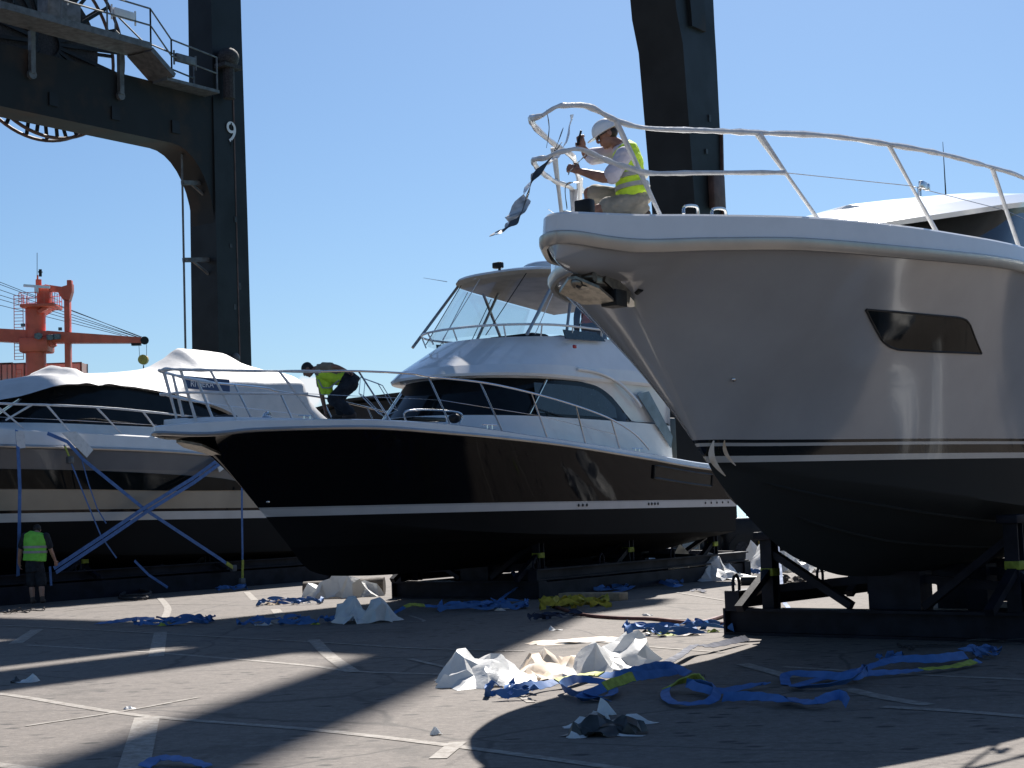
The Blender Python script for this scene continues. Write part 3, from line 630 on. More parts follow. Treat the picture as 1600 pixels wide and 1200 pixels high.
M['bronzehull'] = hullmat('two_tone_bronze_hull', [(1.85, (.006, .006, .006), .8), (2.045, (.62, .61, .58), .25), (2.12, (.015, .012, .012), .15), (2.56, (.40, .34, .26), .28), (3.00, (.22, .20, .185), .25), (8, (.17, .165, .165), .2)], -.013, coat=.15, spec=.25)
part('hull', lf.hull(), M['bronzehull'], t, ang=50)
part('hull_window', lf.patch(2.6, 11.35, pch([(2.6, 2.98), (4.2, 2.945), (6.5, 2.885), (9, 2.775), (10.2, 2.70), (10.9, 2.60), (11.35, 2.43)]), pch([(2.6, 2.56), (4.2, 2.53), (6.5, 2.475), (9, 2.415), (11.35, 2.40)]), .015), M['glass'], t)
part('rub_rail', lf.sweep([(-.01, -.05, 's'), (.03, -.03, 's'), (.04, .0, 's'), (.03, .03, 's'), (-.01, .05, 's')]), M['rub'], t)
part('bulwark', lf.sweep([(.005, .03, 's'), (-.02, -.03, 't'), (-.05, .0, 't'), (-.14, .0, 't'), (-.17, -.05, 't'), (-.17, .03, 's')]), M['white'], t)
part('deck', lf.deck(drop=.02, crown=.16), M['deckw'], t)
ltop = [(1.0, .75, 4.5), (3, 1.55, 4.38), (4.42, 1.83, 4.31), (5.6, 2.0, 4.30), (6.88, 2.09, 4.28), (8.11, 2.14, 4.22), (10.06, 2.12, 4.1), (11.2, 2.1, 3.95), (11.8, 2.08, 3.55)]
lposts = [((2.9, 1.5, 4.38), (3.6, 1.68, 3.83)), ((4.3, 1.8, 4.31), (5.0, 1.92, 3.75)), ((5.15, 1.94, 4.3), (4.55, 1.86, 3.96)), ((5.5, 1.98, 4.3), (6.05, 2.05, 3.72)), ((6.75, 2.08, 4.27), (7.42, 2.12, 3.68)), ((8.0, 2.13, 4.22), (8.55, 2.13, 3.64)), ((9.6, 2.12, 4.13), (10.1, 2.12, 3.55))]
rails(lf, ltop, None, lposts, .024, [M['wrap']]*3, wob=.25)
for sd in (-1, 1):
    mb = MB(); mb.tube([V((3.3, sd*1.6, 4.06)), V((6.2, sd*2.04, 3.98)), V((8.4, sd*2.13, 3.92))], .006, 5); part('life_line', mb, M['steel'], t)
ctz = pch([(4.2, 4.36), (5.2, 4.50), (6.4, 4.80), (7.6, 4.83), (9.0, 4.72), (10.2, 4.53), (11.2, 4.26), (11.7, 4.02), (14.2, 3.8)])
cwb = lambda s: 3.95-.012*(s-5)
rA = wrapring(3.6, 12.3, 1.84, lambda s: lf.zt(s)-.04, 2.2); rB = wrapring(4.1, 12.3, 1.72, cwb, 2.4); rC = wrapring(5.6, 12.3, 1.54, lambda s: max(ctz(s), cwb(s)+.01), 2.4)
part('cabin_side', band(rA, rB), M['deckw'], t); cw = part('cabin_window', band(rB, rC), M['glass'], t)
for yy, x0, x1 in ((-.75, 4.32, 5.9), (.75, 4.32, 5.9)):
    mb = MB(); mb.beam((x0, yy, 3.97), (x1, yy*.9, 4.7), .12, .03); part('window_pillar', mb, M['black'], cw)
mb = MB(); mb.beam((4.6, -1.25, 4.05), (5.5, -1.0, 4.5), .02, .02); mb.beam((4.7, -1.2, 4.05), (5.6, -.95, 4.5), .02, .02); part('wiper', mb, M['steel'], cw)
# shrunk white cover
ridge = pch([(4.35, 4.42), (5.0, 4.72), (5.9, 5.02), (6.9, 5.20), (7.18, 5.38), (7.45, 5.24), (8.2, 5.27), (9.2, 5.36), (9.9, 5.48), (10.6, 5.80), (10.95, 6.03), (12.25, 6.0), (12.75, 5.78), (13.3, 5.62), (13.9, 5.55), (14.0, 5.1), (14.6, 4.7), (15.3, 4.35)])
edge = pch([(4.35, 4.38), (5.2, 4.5), (6.4, 4.82), (7.6, 4.85), (9, 4.74), (10.2, 4.55), (11.2, 4.27), (11.9, 3.6), (15.3, 3.3)])
wid = pch([(4.35, .25), (4.6, .8), (5.2, 1.25), (6.2, 1.55), (8, 1.68), (11, 1.68), (14, 1.7), (15.3, 1.75)]); tent = pch([(4.3, 2.0), (8, 2.2), (10, 1.7), (11, 1.35), (12.5, 1.4), (13.5, 2.5), (15.3, 3)])
fold = pch([(4.3, 4.4), (8, 4.9), (9.6, 4.92), (10.4, 5.02), (11.2, 5.06), (12.6, 5.10), (13.9, 5.12), (14.1, 4.7), (15.3, 3.9)])
mb = MB(); rows = []
for i in range(111):
    x = 4.35+10.95*i/110; r = []
    for j in range(41):
        # spend points near the skirt
        u = math.sin((j/20-1)*math.pi/2); e = edge(x); fo = max(e+.05, fold(x)); rg = max(fo+.02, ridge(x)); au = abs(u)
        if au < .86: z = fo+(rg-fo)*(1-(au/.86)**tent(x))
        else: z = fo+(e-fo)*((au-.86)/.14)
        k = .03*noise.noise(V((x*.8, u*2, 0)))+.014*noise.noise(V((x*3, u*5, 4)))*(1+3*math.exp(-((x-7.15)/.5)**2))
        r.append(V((x, u*wid(x)+k*.5, z+k)))
    rows.append(r)
mb.grid(rows); cv = part('cover', mb, M['cover'], t, ang=60)
mb = MB()
def drape(pts, w=.006):
    m_ = MB(); m_.tube(smoothpath(pts), w, 5); return m_
sg = MB(); sg.beam((9.6, -1.74, 4.99), (11.0, -1.76, 4.96), .02, .30, up=(0, .06, 1)); so = part('sign_board', sg, M['board'], cv)
me = textmesh('sign_lettering', 'RIVIERA', .21, .004)
lo = link('lettering', me, M['letter'], so); lo.location = (10.12, -1.762, 4.955); lo.rotation_euler = (R(90), 0, R(-.8)); ROOTM[lo.name] = ROOTM[so.name]
mb = MB(); mb.box((12.6, -1.5, 3.75), (.08, .08, .5)); mb.box((12.9, -1.2, 3.9), (.5, .06, .05)); part('cockpit_fitting', mb, M['black'], t)

# ---- unseen white yacht, added at right to be reflected in the grey hull -----------
t = thing('reflector_yacht', 'unseen white hulled yacht added right of the grey one for its reflection', 'motor yacht', (12.6, 15.5, 0), R(57))
nb = Boat(t, (12.6, 15.5), 57, 15.0, .2, bs=[(0, .1), (.2, .3), (1, .8), (2.1, 1.4), (4.1, 2.05), (8, 2.4), (15, 2.2)], zs=[(0, 3.9), (5, 3.8), (15, 3.0)], ztop=[(0, 4.1), (5, 4.0), (15, 3.2)],
    zk=[(.2, 3.85), (1.5, 2.6), (2.7, 1.6), (4, .9), (6, .7), (15, .7)], bc=[(2.4, 0), (4, .5), (8, 1.8), (15, 2)], zc=[(2.4, 1.85), (5, 1.6), (15, 1.2)], flare=[(0, 1.2), (5, 1.4), (15, 1)], mm=[(0, .1), (5, 0), (15, 0)])
nb.x0 = .2
M['whitehull'] = hullmat('white_hull', [(1.6, (.012, .012, .013), .5), (1.75, (.03, .04, .08), .2), (8, (.78, .78, .77), .12)], 0, coat=.3)
part('hull', nb.hull(), M['whitehull'], t, ang=50); part('gunwale', nb.sweep([(.03, .0, 's'), (.0, .0, 't'), (-.14, .0, 't'), (-.17, .03, 's')]), M['white'], t); part('deck', nb.deck(), M['deckw'], t)
rA, rB, rC = wrapring(5, 12.5, 1.7, 3.7, 2.2), wrapring(6, 12.5, 1.6, 4.6, 2.2), wrapring(6.4, 12.3, 1.2, 5.2, 2.2)
part('cabin_window', band(rA, rB), M['glass'], t); mb = band(rB, rC); x = capring(rC, .1); mb.add(x.v, x.f); part('cabin_roof', mb, M['white'], t); part('cabin_back', aftcap([rA, rB, rC]), M['white'], t)
for x in (4.5, 8.5, 12.5):
    for y in (-1.2, 1.2): mb = MB(); mb.beam((x, y, 0), (x, y, nb.zc(x)-.25), .2, .2); mb.box((x, y, .06), (.5, .5, .12)); part('support_stand', mb, M['cradle'], t)
    mb = MB(); mb.box((x, 0, .36), (.4, .8, .72)); part('keel_block', mb, M['timber'], t)
# ------------------------------------------------------------------ ground, water
UQ = V((.6, .8, 0)); VQ = V((.8, -.6, 0))       # quay directions: away-right and towards-right
def groundmat():
    m, nt, b = nodes('worn_concrete')
    big = noisetex(nt, .22, 5, .6); mid = noisetex(nt, 1.6, 6, .65); fine = noisetex(nt, 26, 4, .7)
    c = mixcol(nt, ramp(nt, big, .35, .65), (.132, .112, .096), (.150, .128, .110))
    c = mixcol(nt, ramp(nt, mid, .47, .66), c, (.10, .085, .072))
    c = mixcol(nt, ramp(nt, fine, .42, .60), c, mixcol(nt, ramp(nt, noisetex(nt, 11, 5, .7), .40, .62), (.085, .072, .062), (.195, .168, .145)))
    # spalled pits, stretched a little along the pour direction
    tc = N(nt, 'ShaderNodeTexCoord'); mp = N(nt, 'ShaderNodeMapping'); mp.inputs['Scale'].default_value = (1.5, 2.6, 1); mp.inputs['Rotation'].default_value = (0, 0, .25)
    nt.links.new(tc.outputs['Object'], mp.inputs[0])
    wob = N(nt, 'ShaderNodeTexNoise'); wob.inputs['Scale'].default_value = 7; nt.links.new(mp.outputs[0], wob.inputs['Vector'])
    add = N(nt, 'ShaderNodeMix'); add.data_type = 'VECTOR'; add.inputs['Factor'].default_value = .12
    vi = [q for q in add.inputs if q.type == 'VECTOR' and q.name in 'AB']; nt.links.new(mp.outputs[0], vi[0]); nt.links.new(wob.outputs['Color'], vi[1])
    vo = N(nt, 'ShaderNodeTexVoronoi'); vo.inputs['Scale'].default_value = 2.0; nt.links.new([q for q in add.outputs if q.type == 'VECTOR'][0], vo.inputs['Vector'])
    pit = ramp(nt, vo.outputs['Distance'], .25, .13)
    sel = ramp(nt, noisetex(nt, .9, 2), .40, .52)
    mu = N(nt, 'ShaderNodeMath', operation='MULTIPLY'); nt.links.new(pit, mu.inputs[0]); nt.links.new(sel, mu.inputs[1])
    c = mixcol(nt, mu.outputs[0], c, (.028, .024, .021))
    st = ramp(nt, noisetex(nt, .8, 6, .68), .57, .68)
    mu2 = N(nt, 'ShaderNodeMath', operation='MULTIPLY'); mu2.inputs[1].default_value = .7; nt.links.new(st, mu2.inputs[0])
    c = mixcol(nt, mu2.outputs[0], c, (.07, .06, .052))
    # hairline cracks and old tyre marks
    v2 = N(nt, 'ShaderNodeTexVoronoi'); v2.feature = 'DISTANCE_TO_EDGE'; v2.inputs['Scale'].default_value = .33
    ad2 = N(nt, 'ShaderNodeMix'); ad2.data_type = 'VECTOR'; ad2.inputs['Factor'].default_value = .25
    wn2 = N(nt, 'ShaderNodeTexNoise'); wn2.inputs['Scale'].default_value = 1.1; wn2.inputs['Detail'].default_value = 5; nt.links.new(tc.outputs['Object'], wn2.inputs['Vector'])
    v2i = [q for q in ad2.inputs if q.type == 'VECTOR' and q.name in 'AB']; nt.links.new(tc.outputs['Object'], v2i[0]); nt.links.new(wn2.outputs['Color'], v2i[1])
    nt.links.new([q for q in ad2.outputs if q.type == 'VECTOR'][0], v2.inputs['Vector'])
    c = mixcol(nt, ramp(nt, v2.outputs['Distance'], .008, .002), c, (.07, .06, .052))
    mp3 = N(nt, 'ShaderNodeMapping'); mp3.inputs['Rotation'].default_value = (0, 0, -.5); mp3.inputs['Scale'].default_value = (.09, 1.3, 1); nt.links.new(tc.outputs['Object'], mp3.inputs[0])
    ty = noisetex(nt, 1.4, 4, .6, vec=mp3.outputs[0]); mu3 = N(nt, 'ShaderNodeMath', operation='MULTIPLY'); mu3.inputs[1].default_value = .45; nt.links.new(ramp(nt, ty, .60, .68), mu3.inputs[0])
    c = mixcol(nt, mu3.outputs[0], c, (.07, .06, .052))
    nt.links.new(c, b.inputs['Base Color']); b.inputs['Roughness'].default_value = .85
    bump(nt, b, fine, .5, .012)
    return m
M['ground'] = groundmat()
mb = MB()
e0 = UQ*70-VQ*700; e1 = UQ*70+VQ*700; b0 = -UQ*500-VQ*700; b1 = -UQ*500+VQ*700
mb.add([e0, e1, b1, b0], [[0, 1, 2, 3]]); mb.add([e0, e1, e1-V((0, 0, 6)), e0-V((0, 0, 6))], [[0, 1, 2, 3]])
struct('ground', mb, M['ground'])
m, nt, b = nodes('sea_water'); b.inputs['Base Color'].default_value = (.05, .22, .25, 1); b.inputs['Roughness'].default_value = .25
wn = noisetex(nt, .35, 5, .65); bump(nt, b, wn, .8, .6); nt.links.new(mixcol(nt, ramp(nt, wn, .4, .7), (.05, .22, .25), (.12, .34, .36)), b.inputs['Base Color'])
mb = MB(); mb.add([(-9000, -3000, -3.2), (9000, -3000, -3.2), (9000, 14000, -3.2), (-9000, 14000, -3.2)], [[0, 1, 2, 3]]); struct('sea', mb, m)
m, nt, b = nodes('worn_white_line_paint')
w_ = ramp(nt, noisetex(nt, 9, 6, .75), .38, .60)
nt.links.new(mixcol(nt, w_, (.33, .305, .27), (.18, .155, .13)), b.inputs['Base Color']); b.inputs['Roughness'].default_value = .8
M['paint'] = m
k = 0
def paint(pts, w):
    global k
    P = [G(*q) for q in pts]; mb = MB(); rows = []; k += 1
    P = smoothpath(P, 4)
    for i, p in enumerate(P):
        t = (P[min(i+1, len(P)-1)]-P[max(i-1, 0)]); t.z = 0; t.normalize(); s_ = V((-t.y, t.x, 0))*(w/2)
        z = V((0, 0, .004+.0006*(k % 6))); rows.append([V((p.x, p.y, 0))+s_+z, V((p.x, p.y, 0))-s_+z])
    mb.grid(rows); struct('painted_line', mb, M['paint'])
for pts, w in [([(-60, 1080), (20, 1087), (215, 1118), (480, 1140), (700, 1165), (980, 1203)], .11), ([(230, 1121), (205, 1215)], .22), ([(-40, 1192), (60, 1203)], .14),
    ([(60, 980), (480, 1003), (640, 1013), (820, 1018)], .08), ([(-20, 977), (60, 980)], .08), ([(40, 1008), (240, 1020), (480, 1040), (545, 1049), (690, 1054)], .10), ([(251, 988), (244, 1026)], .20), ([(58, 984), (24, 1006)], .20),
    ([(490, 1000), (515, 1025), (552, 1051)], .17), ([(640, 1030), (760, 1060), (830, 1098)], .08), ([(1160, 1038), (1240, 1060)], .16), ([(1225, 1042), (1400, 1053), (1620, 1063)], .10), ([(1320, 1076), (1380, 1090), (1450, 1102)], .16), ([(1380, 1105), (1500, 1112), (1620, 1122)], .14),
    ([(716, 1160), (684, 1186)], .13), ([(860, 965), (1000, 965), (1150, 972)], .07), ([(1050, 925), (1140, 940)], .06), ([(960, 940), (1130, 944)], .06), ([(420, 965), (445, 975), (430, 952)], .18), ([(640, 962), (660, 972), (560, 968), (420, 970)], .06), ([(900, 1000), (1000, 1010), (1130, 1020)], .07), ([(250, 935), (262, 950), (258, 965)], .14), ([(100, 955), (200, 945), (370, 945)], .06), ([(1150, 900), (1260, 912), (1330, 925)], .07), ([(385, 925), (398, 938)], .15), ([(40, 1135), (190, 1112), (310, 1090)], .06)]:
    paint(pts, w)
# ------------------------------------------------------------------ quay crane
UC = V((.59, .807, 0)); VC = V((.807, -.59, 0))
t = thing('gantry_crane', 'huge dark quay crane whose numbered legs rise behind the boats', 'crane', (-13.87, 74.98, 0))
KC = 1.442      # the members below are given at 1 : KC; the crane stands 75 m off
ROOTM[t.name] = Matrix.Translation(V((-9.62, 52, .52)))
def leg(p, prof, name='leg'):
    mb = MB(); rows = []
    for z, wu, wv, off in prof:
        c = p+UC*off+V((0, 0, z)); rows.append([c+UC*(i*wu/2)+VC*(j*wv/2) for i, j in ((-1, -1), (1, -1), (1, 1), (-1, 1))])
    mb.grid(rows, True, cap=True); return part(name, mb, M['crane'], t, world=True, ang=20)
A1 = V((-9.44, 52, 0)); A2 = V((4.66, 40.5, 0))
leg1 = leg(A1, [(-.0, 1.5, 1.35, 0), (6, 1.45, 1.25, 0), (11.5, 1.42, 1.2, 0), (18, 1.35, 1.1, 0), (40, 1.2, 1.0, 0)])
leg2 = leg(A2, [(0, 1.3, 1.2, .1), (9.2, 1.5, 1.25, 0), (13.2, 1.72, 1.3, -.18), (14.0, 1.95, 1.3, -.32), (15.6, 2.1, 1.3, -.40), (16.8, 1.0, .95, 0), (46, .9, .95, 0)])
leg(A1-UC*28, [(0, 1.5, 1.35, 0), (40, 1.2, 1.0, 0)]); leg(A2-UC*28, [(0, 1.4, 1.2, 0), (40, 1.6, 1.4, 0)])
def portal(p, z0, z1, w, L=28, hz=2.5, hx=1.75):
    """box girder along the portal with a curved haunch into the leg, extruded across"""
    half = VC*(w/2); prof = [(0, z1), (L, z1), (L, z0)]
    n = 9; prof += [(hx+.7, z0)]+[(.7+hx*(1-math.sin(math.pi/2*i/n)), z0-hz*(1-math.cos(math.pi/2*i/n))) for i in range(1, n+1)]+[(0, z0-hz)]
    mb = MB(); A = [p-UC*s+V((0, 0, z)) for s, z in prof]; mb.poly([q-half for q in A], 1, ext=VC*w)
    return part('portal_beam', mb, M['cranerust'], t, world=True, ang=20)
pb = portal(A1, 13.62, 15.45, 1.05); portal(A2, 15.6, 18.2, 1.5, hz=1.9, hx=.9)
# girders tying the two portals overhead; unseen girder and platform added to cast shadow bands
mb = MB(); mb.beam(A2+V((0, 0, 25))-UC*1.0, A1+V((0, 0, 25))-UC*1.0, 1.0, 1.6); part('tie_beam', mb, M['crane'], t, world=True)
mb = MB(); mb.beam(A2+V((0, 0, 22.3))+UC*2, A2+V((0, 0, 22.3))-UC*30, 1.0, 1.1); part('shadow_girder', mb, M['crane'], t, world=True)
mb = MB(); mb.beam(A2+V((0, 0, 18.6))-VC*1.2+UC*1, A2+V((0, 0, 18.6))-VC*1.2-UC*28, 1.3, .3); part('shadow_platform', mb, M['galv'], t, world=True)
# flange seams, brackets and stain patches on the visible beam
for s in (2.3, 4.7, 7.0, 9.6):
    mb = MB(); mb.beam(A1-UC*s+VC*.545+V((0, 0, 13.95)), A1-UC*s+VC*.545+V((0, 0, 14.35)), .32, .05, up=VC); part('side_lug', mb, M['black'], pb, world=True)
mb = MB(); mb.beam(A1+VC*.63+UC*.2+V((0, 0, 5)), A1+VC*.575+UC*.2+V((0, 0, 16)), .05, .03, up=VC); mb.beam(A1-UC*.76+VC*.1+V((0, 0, 13.7)), A1-UC*.75+VC*.1+V((0, 0, 15.4)), .08, .3, up=UC); part('weld_seam', mb, M['rimred'], leg1, world=True)
for lg, A, fx in ((leg1, A1, .61), (leg2, A2, .66)):
    for i, z in enumerate((7.0, 8.6, 9.3, 10.6, 11.5)): mb = MB(); mb.box(A+VC*(fx+.002)-UC*(.2-.12*((i*37) % 5))+V((0, 0, z)), (.10, .02, .13+.05*(i % 3)), (UC, VC, V((0, 0, 1)))); part('paint_patch', mb, M['crane2'], lg, world=True)
mb = MB(); mb.box(A2+VC*.72+UC*.25+V((0, 0, 9.6)), (.6, .18, .9), (UC, VC, V((0, 0, 1))), bev=.03); mb.box(A2+UC*.8+VC*.2+V((0, 0, 9.2)), (.18, .4, .5), (UC, VC, V((0, 0, 1))), bev=.03); mb.beam(A2+VC*.63+UC*.64+V((0, 0, 9)), A2+VC*.65+UC*.72+V((0, 0, 11.2)), .06, .12, up=VC); part('junction_box', mb, M['rimred'], t, world=True)
# painted number
me = textmesh('leg_number', '9', .98, .004)
lo = link('number', me, M['letter'], leg1); ROOTM[lo.name] = ROOTM[leg1.name]
q = A1+VC*.612+UC*.05+V((0, 0, 14.35)); X = UC; Y = V((0, 0, 1)); Z = X.cross(Y)
lo.matrix_local = ROOTM[leg1.name].inverted() @ Matrix(((X.x, Y.x, Z.x, q.x), (X.y, Y.y, Z.y, q.y), (X.z, Y.z, Z.z, q.z), (0, 0, 0, 1)))
mb = MB()
for dz in (.25, -.33): mb.box(q+V((0, 0, dz))+VC*.006, (.05, .006, .18), (UC, VC, V((0, 0, 1))))
part('stencil_gap', mb, M['crane'], leg1, world=True)
# cable reel behind the beam
RC = A1-UC*5.5-VC*1.6+V((0, 0, 16.6))
re = MB(); ring = [RC+UC*(2.95*math.cos(a))+V((0, 0, 2.95*math.sin(a))) for a in [i*math.pi/36 for i in range(72)]]
re.tube(ring, .055, 8, closed=True); ring2 = [p-VC*.5 for p in ring]; re.tube(ring2, .055, 8, closed=True)
ro = part('cable_reel', re, M['rimred'], t, world=True)
mb = MB()
for off in (0, -.5):
    for i in range(24):
        a = i*math.pi/12+.1; d = UC*math.cos(a)+V((0, 0, math.sin(a))); mb.beam(RC+d*.4+VC*off, RC+d*2.93+VC*off, .11, .05, up=VC)
part('spoke', mb, M['crane'], ro, world=True)
mb = MB(); mb.cyl(RC+VC*-.1, RC-VC*.42, 2.0, 48); part('drum', mb, M['ropecol'], ro, world=True)
# walkway with railings on the beam
def PW(s, v, z): return A1-UC*(s+.2)+VC*v+V((0, 0, z))
wk = MB(); wk.box(PW(6.6, 1.0, 16.18), (5.4, 1.1, .20), (UC, VC, V((0, 0, 1)))); wk.beam(PW(3.9, 1.0, 16.1), PW(2.9, .9, 15.5), 1.0, .16); wk.box(PW(1.9, .75, 15.42), (2.2, .9, .10), (UC, VC, V((0, 0, 1))))
for s in (7.6, 4.35): wk.beam(PW(s, .62, 16.0), PW(s, .62, 14.75), .16, .14, up=VC)
for s in (7.6, 4.35): wk.cyl(PW(s, .55, 14.72), PW(s, .66, 14.72), .14, 10)
wo = part('walkway', wk, M['galv'], t, world=True)
rl = MB()
def railing(path, h=1.05, posts=True, r=.028):
    for hh in (h, h*.5): rl.tube([p+V((0, 0, hh)) for p in path], r, 6)
    for a, b in zip(path, path[1:]):
        n = max(1, int((b-a).length/1.3))
        for i in range(n+1): p = a+(b-a)*(i/n); rl.cyl(p, p+V((0, 0, h)), r, 6)
railing([PW(9.2, -.2, 16.3), PW(9.2, 1.5, 16.3), PW(8.9, 1.5, 16.3), PW(3.9, 1.5, 16.3), PW(2.9, 1.3, 15.6), PW(.9, 1.2, 15.47)])
railing([PW(4.3, .35, 16.3), PW(3.2, .3, 15.7), PW(1.0, .25, 15.47)])
part('railing', rl, M['galv'], wo, world=True)
for s, v, z in ((7.4, 1.45, 17.0), (4.9, 1.45, 16.95), (2.3, 1.25, 16.15)):
    mb = MB(); mb.box(PW(s, v, z), (.8, .14, .26), (UC, VC, V((0, 0, 1))), bev=.03); mb.cyl(PW(s-.45, v, z-.25), PW(s-.45, v, z+.2), .03, 6); mb.cyl(PW(s+.45, v, z-.25), PW(s+.45, v, z+.2), .03, 6); part('strip_light', mb, M['letter'] if s > 3 else M['galv'], wo, world=True)
mb = MB(); mb.box(PW(6.6, .6, 16.7), (1.2, .5, .8), (UC, VC, V((0, 0, 1))), bev=.04); part('switch_cabinet', mb, M['galv'], wo, world=True)
mb = MB(); mb.box(PW(9.0, .3, 16.75), (.8, .6, .9), (UC, VC, V((0, 0, 1))), bev=.04); part('switch_cabinet', mb, M['galv'], wo, world=True)
mb = MB(); q = A1-UC*.25+VC*.85; mb.cyl(q+V((0, 0, 15.4)), q+V((0, 0, 16.4)), .2, 10); mb.ell(q+V((0, 0, 16.75)), (.36, .36, .34)); mb.box(q+V((0, 0, 16.45)), (.8, .5, .12), (UC, VC, V((0, 0, 1)))); part('floodlight', mb, M['ropecol'], t, world=True)
# cable guide pipe standing off the leg
mb = MB(); b0 = A1-UC*1.75+VC*.2
mb.cyl(b0+V((0, 0, 6.9)), b0+V((.0, 0, 13.6)), .035, 8)
for z in (10.0, 12.5): mb.beam(b0+V((0, 0, z)), b0+UC*1.05+V((0, 0, z+.12)), .14, .14); mb.beam(b0+UC*.4+V((0, 0, z)), b0+UC*1.05+V((0, 0, z-.35)), .07, .07)
mb.box(b0+V((.05, 0, 6.75)), (.3, .4, .5), bev=.03); mb.beam(b0+V((0, 0, 6.8)), b0+UC*1.1+V((0, 0, 7.0)), .1, .1); part('cable_guide', mb, M['galv'], t, world=True)
mb = MB(); mb.ell(A1-UC*.1+VC*.75+V((0, 0, 6.9)), (.14, .14, .18)); mb.box(A1+VC*.75+UC*.45+V((0, 0, 6.3)), (.5, .2, .6), (UC, VC, V((0, 0, 1))), bev=.02); part('leg_fitting', mb, M['galv'], t, world=True)
t.scale = (KC,)*3
# ------------------------------------------------------------------ ship with deck crane beyond the quay
DS = 160.0
def Q(px, py, d=0): return D(px, py, DS+d)
sx = DS/FPX
t = thing('cargo_ship', 'dark hull of a cargo ship moored beyond the quay at far left', 'ship', (-75, 168, -3.2))
mb = MB(); mb.add([V((-130, 162, -3.2)), V((-34, 162, -3.2)), V((-28, 163, 14)), V((-132, 163, 14)), V((-130, 186, -3.2)), V((-34, 186, -3.2)), V((-28, 186, 14)), V((-132, 186, 14))], [[0, 1, 2, 3], [5, 4, 7, 6], [1, 5, 6, 2], [4, 0, 3, 7], [3, 2, 6, 7], [4, 5, 1, 0]]); part('hull', mb, M['ship'], t, world=True)
mb = MB(); mb.box((-80, 163.5, 14.6), (100, .15, .9)); part('bulwark', mb, M['ship'], t, world=True)
t = thing('deck_crane', 'orange ship deck crane with a yellow hook block above the covered yacht', 'crane', Q(56, 612))
zt = V((0, 0, 1)); b0 = Q(57, 625); 
def Z(py, px=57): return Q(px, py).z
mb = MB(); cx = b0.x; r = 15.5*sx
mb.tube([V((cx, DS, 14)), V((cx, DS, Z(535))), V((cx, DS, Z(478)))], [r*1.03, r, r], 28)
mb.box((cx+.1, DS, Z(540)), (2.9, 2.6, 1.5), bev=.2); mb.beam((cx+.3, DS, Z(548)), (cx+1.8, DS, Z(536)), 1.6, .6); part('mast', mb, M['orange'], t, world=True)
mb = MB(); mb.box((cx+.6, DS, Z(480)), (54*sx*.98, 3.4, .35), bev=.1); mb.beam((cx+.6, DS, Z(490)), (cx+1.6, DS, Z(481)), 2.2, .35); pf = part('platform', mb, M['orange'], t, world=True)
mb = MB()
P = [V((cx+x, DS+y, Z(478))) for x, y in ((-1.15, -1.65), (2.2, -1.65), (2.2, 1.65), (-1.15, 1.65))]
for hh in (.55, 1.15): mb.tube([p+zt*hh for p in P], .035, 5, closed=True)
for a, b in zip(P, P[1:]+P[:1]):
    for i in range(4): q = a+(b-a)*(i/4); mb.cyl(q, q+zt*1.15, .035, 5)
part('railing', mb, M['orange'], pf, world=True)
mb = MB(); mb.box((cx+.95, DS, (Z(447)+Z(478))/2), (22*sx*.9, 1.3, Z(447)-Z(478)), bev=.1); mb.cyl((cx+.35, DS, Z(447)), (cx+.35, DS, Z(437)), .3, 12); mb.cyl((cx+.25, DS, Z(475)), (cx+.25, DS, Z(430)), .09, 8)
mb.beam((cx+1, DS, Z(450)), (Q(113, 452).x, DS, Z(455, 113)), .6, .62, w2=.6, h2=.55); part('crane_head', mb, M['orange'], t, world=True)
x1 = Q(106, 500).x; mb = MB(); mb.box((x1, DS, (14+Z(470))/2), (8.5*sx, .8, Z(470)-14), bev=.06); mb.poly([(x1-.95, DS-.4, Z(452)), (x1+.55, DS-.4, Z(446)), (x1+.55, DS-.4, Z(458)), (x1+.27, DS-.4, Z(472)), (x1-.27, DS-.4, Z(472)), (x1-.75, DS-.4, Z(462))], .8, ext=(0, 1, 0)); mb.box((x1+.25, DS, Z(446)), (.45, .7, .8), bev=.05); part('boom_rest', mb, M['orange'], t, world=True)
mb = MB(); mb.beam(Q(-60, 521), Q(75, 528), 1.3, 20*sx); mb.beam(Q(75, 527), Q(222, 532), 1.3, 19*sx, w2=.9, h2=9*sx); bo = part('boom', mb, M['orange'], t, world=True)
mb = MB(); mb.cyl(Q(226, 532, -.5), Q(226, 532, .5), .42, 14); mb.box(Q(213, 538), (.9, .6, .25)); part('boom_sheave', mb, M['black'], bo, world=True)
mb = MB(); mb.cyl(Q(217, 538), Q(218, 556), .025, 5); mb.cyl(Q(229, 538), Q(229, 556), .025, 5); part('hoist_rope', mb, M['black'], t, world=True)
hb = MB(); q = Q(224, 562); hb.cyl(q+V((0, -.25, 0)), q+V((0, .25, 0)), .5, 20); hb.box(q+V((0, 0, -.1)), (.5, .6, .7), bev=.1); ho = part('hook_block', hb, M['yellow'], t, world=True)
mb = MB(); q = q-zt*.55; mb.tube(smoothpath([q, q-zt*.3, q+V((-.15, 0, -.55)), q+V((.05, 0, -.68)), q+V((.2, 0, -.5))]), .06, 8); part('hook', mb, M['black'], ho, world=True)
mb = MB()
for (a, b) in (((-20, 437), (226, 528)), ((-20, 446), (222, 529)), ((-20, 455), (212, 526)), ((-20, 462), (200, 525)), ((-20, 472), (190, 524)), ((-20, 433), (220, 527))): mb.cyl(Q(*a, .9), Q(*b, .5), .03, 5)
part('luffing_rope', mb, M['black'], t, world=True)
mb = MB(); xa, xb = Q(25, 500).x, Q(39, 500).x
for x in (xa, xb): mb.cyl((x, DS-.6, Z(562)), (x, DS-.6, Z(462)), .04, 5)
for i in range(21): z = Z(562)+(Z(462)-Z(562))*i/20; mb.cyl((xa, DS-.6, z), (xb, DS-.6, z), .03, 5)
